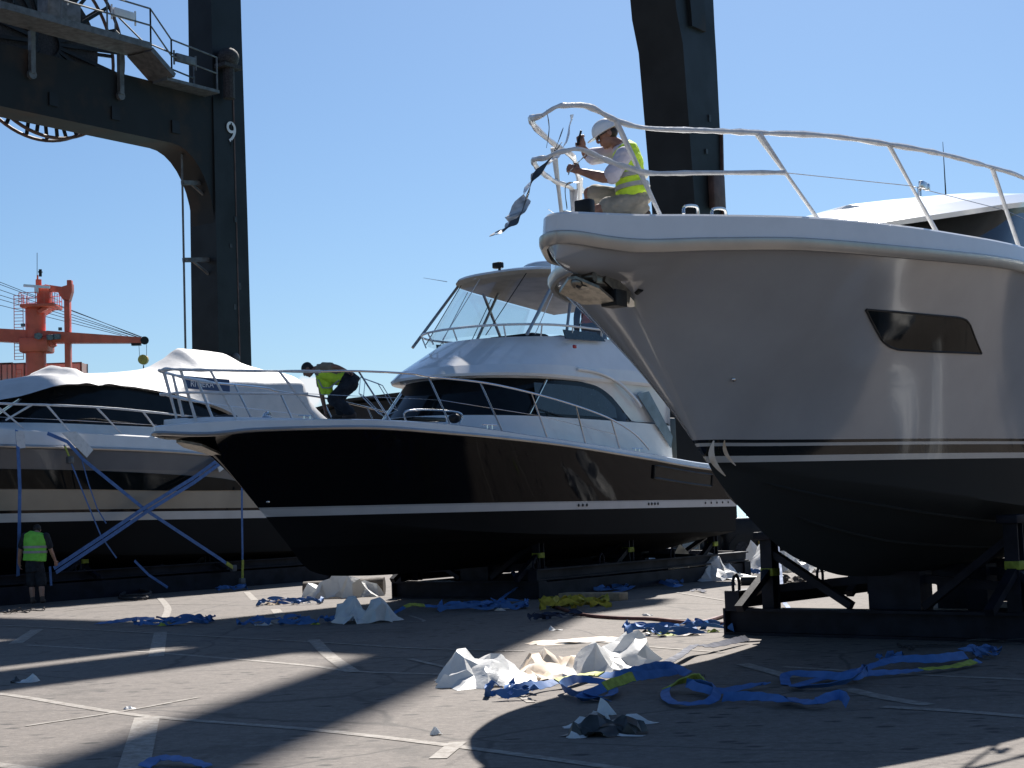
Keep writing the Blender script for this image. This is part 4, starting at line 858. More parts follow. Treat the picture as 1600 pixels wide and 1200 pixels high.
for x in (Q(29, 600).x, Q(38, 600).x): mb.cyl((x, DS-.8, 14), (x, DS-.8, Z(578)), .04, 5)
for i in range(9): z = 14+(Z(578)-14)*i/8; mb.cyl((Q(29, 600).x, DS-.8, z), (Q(38, 600).x, DS-.8, z), .03, 5)
part('ladder', mb, M['orange'], t, world=True)
mb = MB(); mb.beam(Q(37, 446, -1), Q(78, 449, -1), .2, .25); mb.cyl(Q(57, 458, -1), Q(57, 448, -1), .22, 8); part('radar', mb, M['letter'], t, world=True)
mb = MB(); mb.cyl(Q(58, 440), Q(58, 395), .03, 5); mb.cyl(Q(63, 432), Q(63, 421), .16, 8); mb.box(Q(63, 425), (.35, .35, .15)); part('antenna', mb, M['black'], t, world=True)
mb = MB()
for px, py, rr in ((60, 525, .34), (79, 527, .28), (89, 526, .28)): mb.cyl(Q(px, py, -1.9), Q(px, py, -1.3), rr, 14); mb.box(Q(px, py, -1.3), (.7, .5, .5), bev=.05)
mb.box(Q(94, 514, -1), (.3, .3, .3)); mb.box(Q(36, 508, -1), (.35, .3, .3)); part('floodlight', mb, M['galv'], t, world=True)
# containers on its deck
def container(c, L, lab, ax=0):
    tt = thing('shipping_container', lab, 'container', c, group='containers on the ship deck')
    mb = MB(); n = 44; W = 2.44; H = 2.6
    prof = []
    for i in range(n*4+1): x = -L/2+.12+(L-.24)*i/(n*4); prof.append((x, -W/2+(.04 if (i//2) % 2 else 0)))
    mb.grid([[V((x, y, .1)) for x, y in prof], [V((x, y, H-.1)) for x, y in prof]])
    mb.box((0, .05, H/2), (L-.1, W-.12, H-.1)); part('wall', mb, M['cont'], tt, ang=20)
    mb = MB()
    for x in (-L/2+.08, L/2-.08):
        for y in (-W/2+.06, W/2-.06): mb.box((x, y, H/2), (.16, .16, H))
    for z in (.07, H-.07):
        for y in (-W/2+.06, W/2-.06): mb.box((0, y, z), (L-.32, .12, .14))
    part('frame', mb, M['rimred'], tt)
    mb = MB()
    for x in (-L/2+.7, -L/2+1.6): mb.cyl((x, -W/2-.05, .1), (x, -W/2-.05, H-.1), .04, 6)
    part('locking_bar', mb, M['galv'], tt)
    return tt
for px, lab in ((2, 'faded pink container left of the orange crane mast'), (31, 'rusty pink container close beside the orange mast foot'), (88, 'reddish container showing between the orange mast and post')):
    c = Q(px, 606, 6); container(V((c.x, c.y, 14.05 if False else c.z-.1)), 3.2 if px != 88 else 6.0, lab)
# ------------------------------------------------------------------ dark shed far behind
t = thing('warehouse', 'low dark brown shed seen behind the crouching worker', 'warehouse', D(560, 803, 84))
c = D(552, 803, 84); w0, w1 = D(487, 640, 84).x, D(650, 604, 84).x; h0, h1 = D(487, 640, 84).z, D(640, 602, 84).z
mb = MB(); mb.poly([(w0, 84, 0), (w1+4, 84, 0), (w1+4, 84, h1-.3), (w0+2.0, 84, h0+.2), (w0, 84, h0-.3)], 9, ext=(.35, .93, 0)); part('wall', mb, M['shed'], t, world=True)
mb = MB(); mb.poly([(w0-.3, 83.6, h0-.25), (w0+2.0, 83.6, h0+.35), (w1+4.4, 83.6, h1-.15), (w1+4.4, 83.6, h1+.05), (w0+2.0, 83.6, h0+.5), (w0-.3, 83.6, h0-.05)], 10, ext=(.35, .93, 0)); part('roof', mb, M['shed'], t, world=True)
mb = MB(); mb.box((w0+5, 83.9, 2.2), (3.4, .15, 4.4)); part('door', mb, M['ropecol'], t, world=True)
# ------------------------------------------------------------------ cradles
def cradle(label, corner, u, v, wid, L, posts, hullz, keel=.7, hb=.34, skid=False):
    """corner: front corner on the ground nearest the bow; v across, u along"""
    t = thing('boat_cradle', label, 'cradle', corner, group='steel boat cradles')
    zt = V((0, 0, 1)); c = V(corner)
    P = lambda a, b, z: c+u*a+v*b+zt*z
    for a in (0, L):
        mb = MB(); mb.hbeam(P(a, 0, hb/2), P(a, wid, hb/2), .26, hb, .035); mb.box(P(a, .01, hb/2), (.27, .03, hb), (u, v, zt)); mb.box(P(a, wid-.01, hb/2), (.27, .03, hb), (u, v, zt)); part('cross_beam', mb, M['cradle'], t, world=True)
    for b in (.14, wid-.14):
        mb = MB(); mb.hbeam(P(-.12, b, hb+.115), P(L+.12, b, hb+.115), .22, .22, .03); mb.box(P(-.12, b, hb+.11), (.03, .22, .22), (u, v, zt)); part('side_beam', mb, M['cradle'], t, world=True)
    if skid:
        for b in (.14, wid-.14):
            mb = MB(); mb.beam(P(.15, b, hb*.46), P(L-.15, b, hb*.46), .2, hb*.9); part('skid_beam', mb, M['cradle'], t, world=True)
    for a in (-.02, L*.28, L*.62):
        for b in (.14, wid-.14):
            mb = MB(); q = P(a, b, hb+.225); mb.tube(smoothpath([q-u*.07, q-u*.07+zt*.12, q+zt*.2, q+u*.07+zt*.12, q+u*.07]), .022, 6); part('lifting_eye', mb, M['cradle'], t, world=True)
    for a, b, h in posts:
        mb = MB(); mb.hbeam(P(a, b, hb), P(a, b, h), .17, .17, .025, up=u); po = part('post', mb, M['cradle'], t, world=True)
        mb = MB(); mb.box(P(a, b, h+.04), (.34, .26, .10), (u, v, zt), bev=.015); part('pad', mb, M['cradle'], po, world=True)
        mb = MB(); zb = hb+(h-hb)*.52; mb.box(P(a, b, zb), (.185, .185, .10), (u, v, zt), bev=.01); part('post_sleeve', mb, M['pad'], po, world=True)
        inn = 1 if b < wid/2 else -1
        for a2, b2, z1 in ((a, b+inn*1.15, h-.15), (a-.75, b, hb+.5), (a, b-inn*.55, h-.55)):
            if not -.2 <= b2 <= wid+.2: continue
            mb = MB(); mb.beam(P(a, b, max(hb+.3, z1)), P(a2, b2, hb+.04), .11, .09); part('brace', mb, M['cradle'], t, world=True)
    for a in (.4, L*.3, L*.5, L*.75, L-.3):
        mb = MB(); mb.box(P(a, wid/2, keel/2+.1), (.32, .7, keel-.22), (u, v, zt)); mb.box(P(a, wid/2, .06), (.3, 1.3, .12), (u, v, zt)); part('keel_block', mb, M['cradle'], t, world=True)
        mb = MB(); mb.beam(P(a, wid/2-.3, keel-.1), P(a, .2, hb+.2), .1, .1); mb.beam(P(a, wid/2+.3, keel-.1), P(a, wid-.2, hb+.2), .1, .1); part('brace', mb, M['cradle'], t, world=True)
    return t
ug = V((math.cos(R(49)), math.sin(R(49)), 0)); vg = V((ug.y, -ug.x, 0))
cradle('dark navy steel cradle carrying the grey yacht at right', (2.72, 21.0, 0), ug, vg, 4.5, 7.5, [(.05, .62, 1.22), (.05, 3.9, 1.36), (3.0, .5, 1.45), (3.0, 4.1, 1.45), (6.5, .5, 1.5), (6.5, 4.1, 1.5)], 0, .80)
um = bk.a; vm = -bk.n
cradle('dark navy steel cradle under the black flybridge yacht', V((.45, 30.6, 0))-vm*3.7, um, vm, 3.7, 8.0, [(.3, .3, 1.15), (.3, 3.4, 1.25), (3.4, .3, 1.2), (3.4, 3.45, 1.22), (6.8, .3, 1.2), (6.8, 3.5, 1.2)], 0, .68, skid=True)
ul = lf.a; vl = -lf.n
c = lf.w(3.4, 1.9, 0); c.z = 0
cradle('long dark cradle under the strapped white covered yacht', c, ul, vl, 3.9, 11.6, [(.3, .3, 1.15), (.3, 3.45, 1.3), (3.6, .3, 1.2), (3.6, 3.5, 1.25), (7.5, .3, 1.2), (7.5, 3.5, 1.25)], 0, .60, .44, True)
# ------------------------------------------------------------------ tie-down straps on the covered yacht
def strapline(pts, y, w, lab, ends=None, two=False):
    P = [lf.pl(px, py, yy) for (px, py), yy in zip(pts, y)]; P = [lf.w(p.x, p.y, p.z) for p in P]
    mb = MB(); n = 14; Q_ = []
    for a, b in zip(P, P[1:]):
        for i in range(n): Q_.append(a+(b-a)*(i/n))
    Q_.append(P[-1]); wv = []
    for i, p in enumerate(Q_):
        tt = (Q_[min(i+1, len(Q_)-1)]-Q_[max(0, i-1)]).normalized(); s_ = tt.cross(lf.n).normalized(); wv.append(s_*w)
    mb.ribbon(Q_, wv, .006)
    if two: mb.ribbon([p+wv[0].normalized()*w*1.25-lf.n*.01 for p in Q_], wv, .006)
    t = thing('tie_down_strap', lab, 'strap', Q_[-1], group='blue straps over the covered yacht')
    part('webbing', mb, M['strapl'], t, world=True)
    if ends:
        mb = MB(); a, b = Q_[int(len(Q_)*ends[0])], Q_[int(len(Q_)*ends[1])]; mb.beam(a-lf.n*.012, b-lf.n*.012, w*1.15, .02, up=lf.n); part('label_sleeve', mb, M['label'], t, world=True)
        mb = MB(); mb.box(b, (.16, .1, .16), (lf.a, lf.n, V((0, 0, 1))), bev=.02); part('ratchet', mb, M['galv'], t, world=True)
    return t
strapline([(26, 672), (28, 699), (31, 760), (30, 832), (28, 900)], [-2.12, -2.34, -2.36, -2.4, -2.1], .085, 'blue strap hanging straight down behind the green vested man')
strapline([(74, 677), (105, 690), (130, 718), (225, 795), (345, 874), (368, 890)], [-2.2, -2.3, -2.38, -2.42, -2.3, -2.0], .08, 'blue strap falling right from the white edge pad and crossing the double strap', (.86, .96))
strapline([(350, 712), (300, 748), (228, 792), (160, 838), (84, 888)], [-2.34, -2.4, -2.45, -2.46, -2.5], .085, 'doubled blue strap pulled down left to the hand of the man', None, True)
strapline([(100, 695), (112, 725), (132, 775), (158, 838), (182, 872)], [-2.33, -2.36, -2.4, -2.44, -2.3], .035, 'thin blue strap with yellow sleeve at its top left of the crossing', (.02, .2))
strapline([(127, 715), (138, 755), (152, 795), (166, 818)], [-2.36, -2.38, -2.4, -2.42], .03, 'short slack cord beside the thin blue strap')
strapline([(378, 762), (378, 800), (379, 868), (378, 915)], [-2.3, -2.36, -2.34, -2.25], .06, 'blue strap dropping to the ground by the black bow', (.7, .95))
strapline([(210, 876), (232, 898), (262, 918)], [-2.3, -2.35, -2.4], .06, 'short blue strap tail running along the cradle beam')
strapline([(78, 885), (80, 915)], [-2.5, -2.5], .06, 'loose blue strap end hanging below the doubled strap')
for pts, lab in ((((96, 676), (118, 674), (145, 703), (135, 715)), 'white edge pad under the fanned straps on the bulwark'), (((336, 722), (348, 714), (357, 727), (342, 738)), 'small white edge pad under the doubled strap beside the black bow'), (((24, 674), (37, 674), (39, 700), (26, 701)), 'white edge pad under the vertical strap')):
    mb = MB(); P = [lf.pl(px, py, -2.31) for px, py in pts]; mb.poly([lf.w(p.x, p.y, p.z) for p in P], .02, ext=-lf.n); single('edge_pad', mb, M['wrap'], lab, 'edge pad', 'edge pads under the straps')
# ------------------------------------------------------------------ things on the ground
def ang(px, py): return G(px, py)
def bandpile(name, label, px, m, wid=.075, label_at=None, cat='strap', group='straps lying on the quay', text=None, sub=7, tilt=.6, seed=0, mats=None):
    """webbing laid along ground bearings px (list of (x, y, height)), folding and twisting as it goes"""
    rnd = random.Random(seed); P = smoothpath([G(x, y)+V((0, 0, h)) for x, y, h in px], sub); mb = MB(); wv = []
    ph = rnd.random()*6
    for i, p in enumerate(P):
        tt = (P[min(i+1, len(P)-1)]-P[max(i-1, 0)]); tt.z = 0; tt.normalize(); sd = V((-tt.y, tt.x, 0)); a = tilt*(.55+.45*math.sin(i*.16+ph))*1.25
        w = sd*math.cos(a)+V((0, 0, 1))*math.sin(a); wv.append(w*wid); P[i] = V((p.x, p.y, max(p.z, 0)+.008+abs(w.z)*wid/2+.004*(i % 3)))
    mb.ribbon(P, wv, .005)
    t = thing(name, label, cat, V((P[0].x, P[0].y, 0)), group=group); part('webbing', mb, m, t, world=True)
    if label_at:
        i0, i1 = int(label_at[0]*len(P)), int(label_at[1]*len(P)); mb = MB(); mb.ribbon([p+V((0, 0, .006))-V((0, .006, 0)) for p in P[i0:i1+1]], [w*1.05 for w in wv[i0:i1+1]], .012); lo = part('label_sleeve', mb, M['label'], t, world=True)
        if text:
            me = textmesh('load_lettering', text, wid*.62, .001); o = link('lettering', me, M['black'], lo); i = (i0+i1)//2; ROOTM[o.name] = ROOTM[lo.name]
            X = (P[i0]-P[i1]).normalized(); X = X if X.x < 0 else -X; Y = -wv[i].normalized(); Y = Y if Y.z < 0 or abs(Y.z) < .05 else -Y; Y = (Y-X*Y.dot(X)).normalized(); Zz = X.cross(Y)
            if Zz.y > 0: pass
            q = P[i]-V((0, .02, 0))+V((0, 0, .012)); o.matrix_local = ROOTM[lo.name].inverted() @ Matrix(((X.x, Y.x, Zz.x, q.x), (X.y, Y.y, Zz.y, q.y), (X.z, Y.z, Zz.z, q.z), (0, 0, 0, 1)))
    return t
def heap(name, label, c, rad, n, wid, m, seed, cat='strap', group='straps lying on the quay', extra=None, hgt=.12):
    """tangled heap of webbing round a ground bearing; extra: scraps of other materials"""
    rnd = random.Random(seed); C0 = G(*c); mb = MB()
    for j in range(n):
        P = []; a = rnd.random()*6.28; x, y = rnd.gauss(0, rad[0]*.45), rnd.gauss(0, rad[1]*.45)
        for i in range(7): P.append(V((max(-rad[0], min(rad[0], x)), max(-rad[1], min(rad[1], y)), rnd.random()*hgt*.8))); a += rnd.uniform(-1.5, 1.5); x += math.cos(a)*rad[0]*.45; y += math.sin(a)*rad[1]*.45
        P = smoothpath(P, 5); wv = []; ph = rnd.random()*6
        for i, p in enumerate(P):
            tt = (P[min(i+1, len(P)-1)]-P[max(i-1, 0)]); tt.z = 0
            tt = tt.normalized() if tt.length > 1e-5 else V((1, 0, 0)); b = .9*math.sin(i*.35+ph); w = V((-tt.y, tt.x, 0))*math.cos(b)+V((0, 0, 1))*math.sin(b); wv.append(w*wid); P[i] = C0+V((p.x, p.y, p.z+.006+abs(w.z)*wid/2))
        mb.ribbon(P, wv, .005)
    t = thing(name, label, cat, C0, group=group); part('webbing', mb, m, t, world=True)
    for k_, (mm_, dx, dy, sz) in enumerate(extra or []):
        e = crumple(C0+V((dx, dy, 0)), sz, sz*.7, sz*.4, seed+k_, 9, 7, 0., 1.25); part('label_sleeve' if mm_ in ('label', 'sling') else 'ratchet' if mm_ in ('galv', 'black') else 'scrap', e, M[mm_], t, world=True, smooth=False)
    return t
def crumple(c, wx, wy, h, seed, nx=26, ny=18, rot=0., fold=1., roll=None):
    """crumpled stiff film: big flat facets meeting in sharp folds, ragged outline, most of it lying low"""
    from mathutils.geometry import delaunay_2d_cdt
    rnd = random.Random(seed*17+3); big = nx > 15; o = V((seed*3.3, seed*1.7, 0)); cr, sr = math.cos(rot), math.sin(rot)
    P, Zs = [], []; nb = 26 if big else 13; ni = 64 if big else 12
    for k in range(nb):
        a = 2*math.pi*(k+rnd.uniform(-.3, .3))/nb; r = (1 if k % 2 else .84)*(1+.22*noise.noise(V((math.cos(a)*1.5, math.sin(a)*1.5, 2))+o))*(max(abs(math.cos(a)), abs(math.sin(a)))**-.45)
        P.append(V((math.cos(a)*r*.92, math.sin(a)*r*.92))); Zs.append(rnd.choice([0, 0, 0, .06, .22 if rnd.random() < .5 else 0]))
    pk = [(rnd.uniform(-.75, .75), rnd.uniform(-.5, .5), rnd.uniform(.55, 1.0), rnd.uniform(.30, .5)) for _ in range(5 if big else 2)]
    tries = 0
    while len(P) < nb+ni and tries < 3000:
        tries += 1; q = V((rnd.uniform(-.85, .85), rnd.uniform(-.85, .85)))
        if q.length > .95 or min((q-p).length for p in P) < (.15 if big else .28): continue
        z = max([.10]+[hh*math.exp(-((q.x-a_)**2*1.1+(q.y-b_)**2)/w_**2) for a_, b_, hh, w_ in pk])
        P.append(q); Zs.append(max(.04, z*rnd.uniform(.62, 1.0)+rnd.uniform(-.04, .10)))
    vs, es, fs, ov, oe, of = delaunay_2d_cdt(P, [], [list(range(nb))], 1, 1e-5)
    zz = []
    for i, v in enumerate(vs): zz.append(Zs[ov[i][0]] if ov[i] else .1)
    co = [V((v.x*wx/2+rnd.uniform(-.03, .03)*wx, v.y*wy/2+rnd.uniform(-.05, .05)*wy, z*h)) for v, z in zip(vs, zz)]
    pts = list(co); mid = {}; fa = []
    def md(i, j):
        k_ = (min(i, j), max(i, j))
        if k_ not in mid:
            L_ = (co[i]-co[j]).length; m_ = (co[i]+co[j])/2+V((rnd.uniform(-1, 1), rnd.uniform(-1, 1), rnd.uniform(-.6, 1)))*(.055*L_); pts.append(m_); mid[k_] = len(pts)-1
        return mid[k_]
    for f in fs:
        for i in range(1, len(f)-1):
            a_, b_, c_ = f[0], f[i], f[i+1]; x, y, z = md(a_, b_), md(b_, c_), md(c_, a_); fa += [[a_, x, z], [x, b_, y], [z, y, c_], [x, y, z]]
    mb = MB(); cc = V(c); mb.add([cc+V((p.x*cr-p.y*sr, p.x*sr+p.y*cr, max(.004, p.z))) for p in pts], fa); return mb
def sheet(name, label, c, wx, wy, h, m, seed, cat, rot=0., nx=26, ny=18, group=None, ang_=24, roll=None):
    mb = crumple(G(*c) if len(c) == 2 else V(c), wx, wy, h, seed, nx, ny, rot, 1.34 if not roll else 1.15, roll); return single(name, mb, m, label, cat, group, True, ang_)
# white film and paper in the foreground
GF = 'discarded wrapping sheets'
sheet('plastic_sheet', 'crumpled white plastic sheet at the left end of the long foreground heap', (757, 1066), 1.15, 1.5, .40, M['film'], 4, 'plastic sheet', .15, 30, 22, GF)
sheet('paper_sheet', 'brown backed paper sheet between the two white sheets in the foreground', (862, 1054), .85, 1.5, .36, M['paper'], 11, 'paper sheet', -.2, 26, 20, GF)
sheet('plastic_sheet', 'large folded white sheet at the right end of the foreground heap', (945, 1044), 1.25, 1.9, .44, M['film'], 25, 'plastic sheet', .1, 30, 20, GF)
sheet('plastic_sheet', 'white plastic sheet standing in a peak on the shaded concrete', (572, 972), 1.15, 1.0, .60, M['film'], 9, 'plastic sheet', 0, 24, 18, GF)
sheet('plastic_sheet', 'long bulky white film heap in front of the brown roll by the black yacht cradle', (532, 933), 1.9, 1.3, .62, M['film'], 10, 'plastic sheet', .10, 30, 18, GF)
sheet('plastic_sheet', 'big white film sheet spread in the sun beside the black stern', (1112, 905), 1.9, 2.2, .75, M['film'], 14, 'plastic sheet', .2, 30, 22, GF)
sheet('plastic_sheet', 'bulky white film heap behind the front cradle post', (1205, 893), 1.6, 2.0, .95, M['film'], 17, 'plastic sheet', 0, 26, 20, GF)
sheet('plastic_sheet', 'clear white film lying in the sun right of the front cradle post', (1262, 893), .95, 1.6, .55, M['film'], 19, 'plastic sheet', 0, 22, 18, GF)
sheet('plastic_sheet', 'white film peak standing among the cradle legs under the black stern', (1016, 886), .75, 1.2, .55, M['film'], 23, 'plastic sheet', 0, 22, 18, GF)
sheet('wrapping_film', 'black and white wrapping film tangle in the near shade', (945, 1146), .70, .5, .2, M['darkfilm'], 31, 'wrapping film', .2, 22, 16, GF)
for i, (px, py, w_, d_, h_, r_, lab) in enumerate([(903, 1136, .30, .16, .10, .5, 'white strip at the left end of the film tangle'), (940, 1118, .24, .14, .22, -.3, 'white strip standing at the top of the film tangle'), (950, 1143, .14, .1, .24, 1.2, 'upright white strip in the middle of the film tangle'), (996, 1130, .40, .16, .14, -.35, 'silver strip at the right of the film tangle'), (903, 1153, .2, .12, .10, .3, 'small white scrap at the lower left of the film tangle'), (976, 1150, .40, .10, .05, -.35, 'long thin white strip at the lower right of the film tangle')]):
    sheet('film_scrap', lab, (px, py), w_, d_, h_, M['film'], 40+i, 'film scrap', r_, 14, 8, 'film scraps')
for i, (px, py, w_, h_, lab) in enumerate([(43, 1066, .28, .15, 'white scrap at the far left in the shade'), (203, 1108, .14, .05, 'small white scrap on the white line'), (682, 1148, .11, .09, 'tiny white scrap standing in the sun'), (700, 1056, .2, .06, 'brown and white scrap left of the foreground heap'), (868, 985, .25, .10, 'small white scrap by the yellow sling'), (1012, 962, .2, .1, 'small white scrap behind the yellow sling')]):
    sheet('film_scrap', lab, (px, py), w_, w_*.8, h_, M['film'] if i != 3 else M['paper'], 60+i, 'film scrap', 0, 12, 10, 'film scraps')
sheet('film_scrap', 'dark film scrap beside the white one at far left', (28, 1066), .2, .2, .10, M['darkfilm'], 71, 'film scrap', 0, 12, 10, 'film scraps')
for i, (x, y, w_, d_, h_, lab) in enumerate([(7.5, 17.8, 1.0, .9, .3, 'unseen white film sheet added near the cradle corner to reflect in the grey hull'), (8.5, 18.4, 1.2, .8, .3, 'long unseen white film sheet added farther along to reflect in the grey hull'), (8.6, 17.0, .8, 1.2, .25, 'narrow unseen white film sheet added nearer the camera to reflect in the grey hull'), (10.0, 17.6, 1.4, .8, .3, 'wide unseen white film sheet added farthest out to reflect in the grey hull'), (9.8, 33.2, 1.6, 1.2, .5, 'unseen white film heap added behind the grey stern to reflect in the black hull'), (12.4, 34.6, 2.0, 1.0, .5, 'long unseen white film heap added behind the grey yacht to reflect in the black hull')]):  # unseen white sheets added to put bright streaks into the hull reflections
    sheet('plastic_sheet', lab, (x, y, 0.), w_, d_, h_, M['film'], 100+i, 'plastic sheet', i*.7, 26, 18, GF)
mb = crumple(G(905, 1003), 1.55, .75, .05, 33, 18, 10, .25); single('cardboard_sheet', mb, M['paper'], 'flat pale cardboard strip lying behind the foreground heap', 'cardboard')
# straps, near to far
bandpile('lashing_strap', 'long blue sling with a 2500KG sleeve along the foreground white heap', [(790, 1094, .0), (820, 1088, .03), (850, 1080, .02), (888, 1074, .06), (925, 1064, .04), (960, 1066, .03), (1000, 1064, .05), (1040, 1054, .04), (1076, 1062, .02)], M['strap'], .095, (.33, .55), text='2500KG', seed=1, tilt=.9)
bandpile('lashing_strap', 'blue sling looped in front of the 2500KG sleeve', [(950, 1098, 0), (900, 1092, .0), (878, 1084, .02), (905, 1078, .06), (950, 1080, .04), (955, 1092, .02), (905, 1098, .0), (980, 1078, .05), (1010, 1070, .04), (1060, 1058, .02)], M['strap'], .09, (.72, .80), seed=2, tilt=.9)
heap('lashing_strap', 'knotted blue strap end at the left corner of the foreground slings', (800, 1088), (.22, .3), 6, .06, M['strap'], 5, extra=[('film', .0, .1, .16), ('black', -.08, -.1, .1)])
bandpile('lashing_strap', 'blue sling with yellow sleeve looping right of the foreground heap', [(1105, 1086, .05), (1090, 1082, .09), (1042, 1084, .02), (1052, 1104, .02), (1110, 1104, .02), (1118, 1090, .05), (1075, 1084, .05), (1120, 1092, .03), (1180, 1078, .03), (1200, 1078, .04)], M['strap'], .085, (.0, .22), text='2500KG', seed=3, tilt=.8)
bandpile('lashing_strap', 'blue sling lying straight below the looping one at lower right', [(1130, 1098, .0), (1180, 1102, .03), (1230, 1108, .05), (1228, 1098, .02), (1270, 1110, .04), (1312, 1104, .05), (1325, 1112, .02)], M['strap'], .085, seed=4, tilt=.9)
bandpile('lashing_strap', 'long blue sling with yellow sleeves running to the right edge', [(1228, 1072, .0), (1236, 1062, .03), (1330, 1070, .03), (1352, 1062, .05), (1320, 1076, .02), (1240, 1078, .01), (1350, 1056, .05), (1400, 1046, .06), (1460, 1042, .03), (1510, 1034, .02)], M['strap'], .095, seed=6, tilt=.8)
bandpile('lashing_strap', 'blue and yellow strap lying under the long right sling', [(1350, 1062, .02), (1400, 1058, .02), (1440, 1054, .03), (1490, 1048, .02), (1530, 1040, .02)], M['strapl'], .08, (.5, .9), seed=7)
heap('lashing_strap', 'small blue strap knot at the end of the long right sling', (1512, 1030), (.3, .3), 4, .06, M['strapl'], 8, extra=[('galv', .15, -.1, .14)])
heap('lashing_strap', 'short blue strap piece above the long right sling', (1398, 1036), (.14, .12), 2, .06, M['strap'], 9)
heap('lashing_strap', 'sunlit heap of blue and yellow slings beside the front cradle', (1062, 990), (.68, .42), 11, .075, M['strap'], 10, extra=[('label', -.2, -.25, .3), ('paper', .12, -.3, .32), ('film', -.55, -.2, .3), ('label', .45, .05, .2), ('black', -.45, .15, .2), ('label', -.35, .4, .2)], hgt=.15)
bandpile('lashing_strap', 'dark strap tail trailing along the shadow edge near the cradle', [(1030, 1050, .02), (1062, 1036, .06), (1085, 1024, .09), (1110, 1020, .05), (1150, 1010, .03), (1168, 1006, .03)], M['navycl'], .09, seed=12)
heap('lashing_strap', 'big blue strap heap in the shade below the black yacht', (755, 953), (.75, .5), 12, .075, M['strap'], 13, extra=[('label', .3, .2, .22), ('film', .42, .1, .25), ('timber', .62, -.1, .3), ('paper', .3, -.4, .25)], hgt=.16)
bandpile('lashing_strap', 'slack yellow ended strap right of the white peak sheet', [(615, 960, .0), (640, 956, .08), (660, 954, .05), (690, 952, .02), (720, 950, .02)], M['strap'], .07, (.2, .55), seed=15)
heap('round_sling', 'heap of yellow round slings at the edge of the black yacht shade', (898, 950), (.55, .55), 11, .11, M['sling'], 16, cat='sling', hgt=.2, extra=[('timber', .45, .35, .3)])
heap('lashing_strap', 'blue strap heap behind the yellow slings', (908, 925), (.9, .6), 10, .08, M['strap'], 17, extra=[('carton', .5, .1, .3)], hgt=.14)
heap('lashing_strap', 'dark straps and white scrap in front of the yellow slings', (868, 968), (.4, .3), 5, .06, M['navycl'], 18)
bandpile('lashing_strap', 'blue strap running along the ground towards the sunlit stern sheet', [(960, 928, .02), (985, 922, .03), (1012, 908, .12), (1020, 912, .08), (1050, 920, .03), (1065, 918, .03)], M['strap'], .09, seed=19)
heap('lashing_strap', 'small strap and film knot by the stern shade edge', (1046, 914), (.25, .2), 3, .06, M['strapl'], 20, extra=[('film', .05, 0, .2)])
heap('lashing_strap', 'blue and tan strap heap on the shaded concrete at left', (268, 976), (.62, .4), 8, .07, M['strap'], 21, extra=[('carton', .12, -.2, .38), ('label', -.1, -.25, .2)], hgt=.12)
bandpile('lashing_strap', 'loose blue strap tail at the left end of the tan heap', [(150, 976, .0), (180, 977, .03), (215, 972, .02), (240, 972, .02)], M['strap'], .08, seed=22)
heap('lashing_strap', 'tan and blue strap heap left of the draped brown roll', (455, 944), (.6, .4), 7, .07, M['strap'], 23, extra=[('carton', -.3, 0, .5), ('film', .3, .1, .2)])
heap('lashing_strap', 'blue and white strap heap left of the white peak sheet', (432, 976), (.55, .35), 6, .07, M['strap'], 24, extra=[('film', -.2, -.1, .35), ('timber', .35, .2, .3)])
heap('lashing_strap', 'short blue strap just left of the white peak sheet', (505, 975), (.35, .2), 4, .07, M['strap'], 25, extra=[('label', -.1, -.1, .18)])
heap('lashing_strap', 'small blue strap heap by the foot of the dropping strap', (356, 923), (.4, .3), 4, .07, M['strap'], 26)
bandpile('lashing_strap', 'thin blue strap tail in the sun near the stern sheet', [(1080, 925, .0), (1090, 924, .03), (1102, 927, .0)], M['navycl'], .08, seed=27)
bandpile('lashing_strap', 'pale blue strap end at the bottom edge', [(225, 1202, .0), (250, 1196, .03), (290, 1198, .03), (325, 1200, .0)], M['strapl'], .10, seed=28, tilt=.15)
heap('lashing_strap', 'sunlit blue strap heap left of the front cradle post', (1175, 898), (.4, .5), 7, .08, M['strap'], 29, extra=[('label', .3, .3, .3)])
bandpile('lashing_strap', 'blue strap hanging down the front cradle post', [(1219, 960, 1.1), (1222, 965, .7), (1226, 972, .3), (1240, 978, .15), (1248, 990, .0)], M['strapl'], .06, seed=30, tilt=.2)
bandpile('lashing_strap', 'blue strap leaning on the middle cradle post', [(790, 925, .9), (800, 930, .5), (812, 934, .25), (790, 940, .1), (775, 945, .02)], M['strap'], .08, seed=32, tilt=.3)
# hoses and ropes
mb = MB(); mb.tube(smoothpath([G(x, y)+V((0, 0, .03)) for x, y in ((860, 948), (905, 962), (960, 968), (1020, 970), (1080, 976), (1110, 972), (1145, 960), (1170, 955))], 6), .028, 8); mb.tube(smoothpath([G(x, y)+V((0, 0, .03)) for x, y in ((1080, 974), (1120, 977), (1160, 978))], 6), .026, 8); single('hose', mb, M['hosered'], 'faded red hose running across the concrete to the front cradle', 'hose')
mb = MB(); mb.tube(smoothpath([G(x, y)+V((0, 0, h)) for x, y, h in ((186, 936, .03), (200, 938, .04), (225, 938, .05), (236, 932, .06), (222, 928, .1), (200, 930, .09), (188, 935, .06), (205, 937, .1), (228, 936, .1), (235, 931, .1), (215, 929, .13))], 6), .03, 8); single('hose', mb, M['ropecol'], 'coiled grey hose at the edge of the covered yacht shade', 'hose')
heap('rope_tangle', 'dark rope tangle on the sunlit strip at far left', (26, 958), (.45, .35), 9, .022, M['ropecol'], 34, cat='rope', group='loose ropes', hgt=.1)
heap('rope_tangle', 'thin dark cord lying in the shade at far right', (1540, 1010), (.9, .35), 8, .018, M['ropecol'], 35, cat='rope', group='loose ropes', hgt=.05)
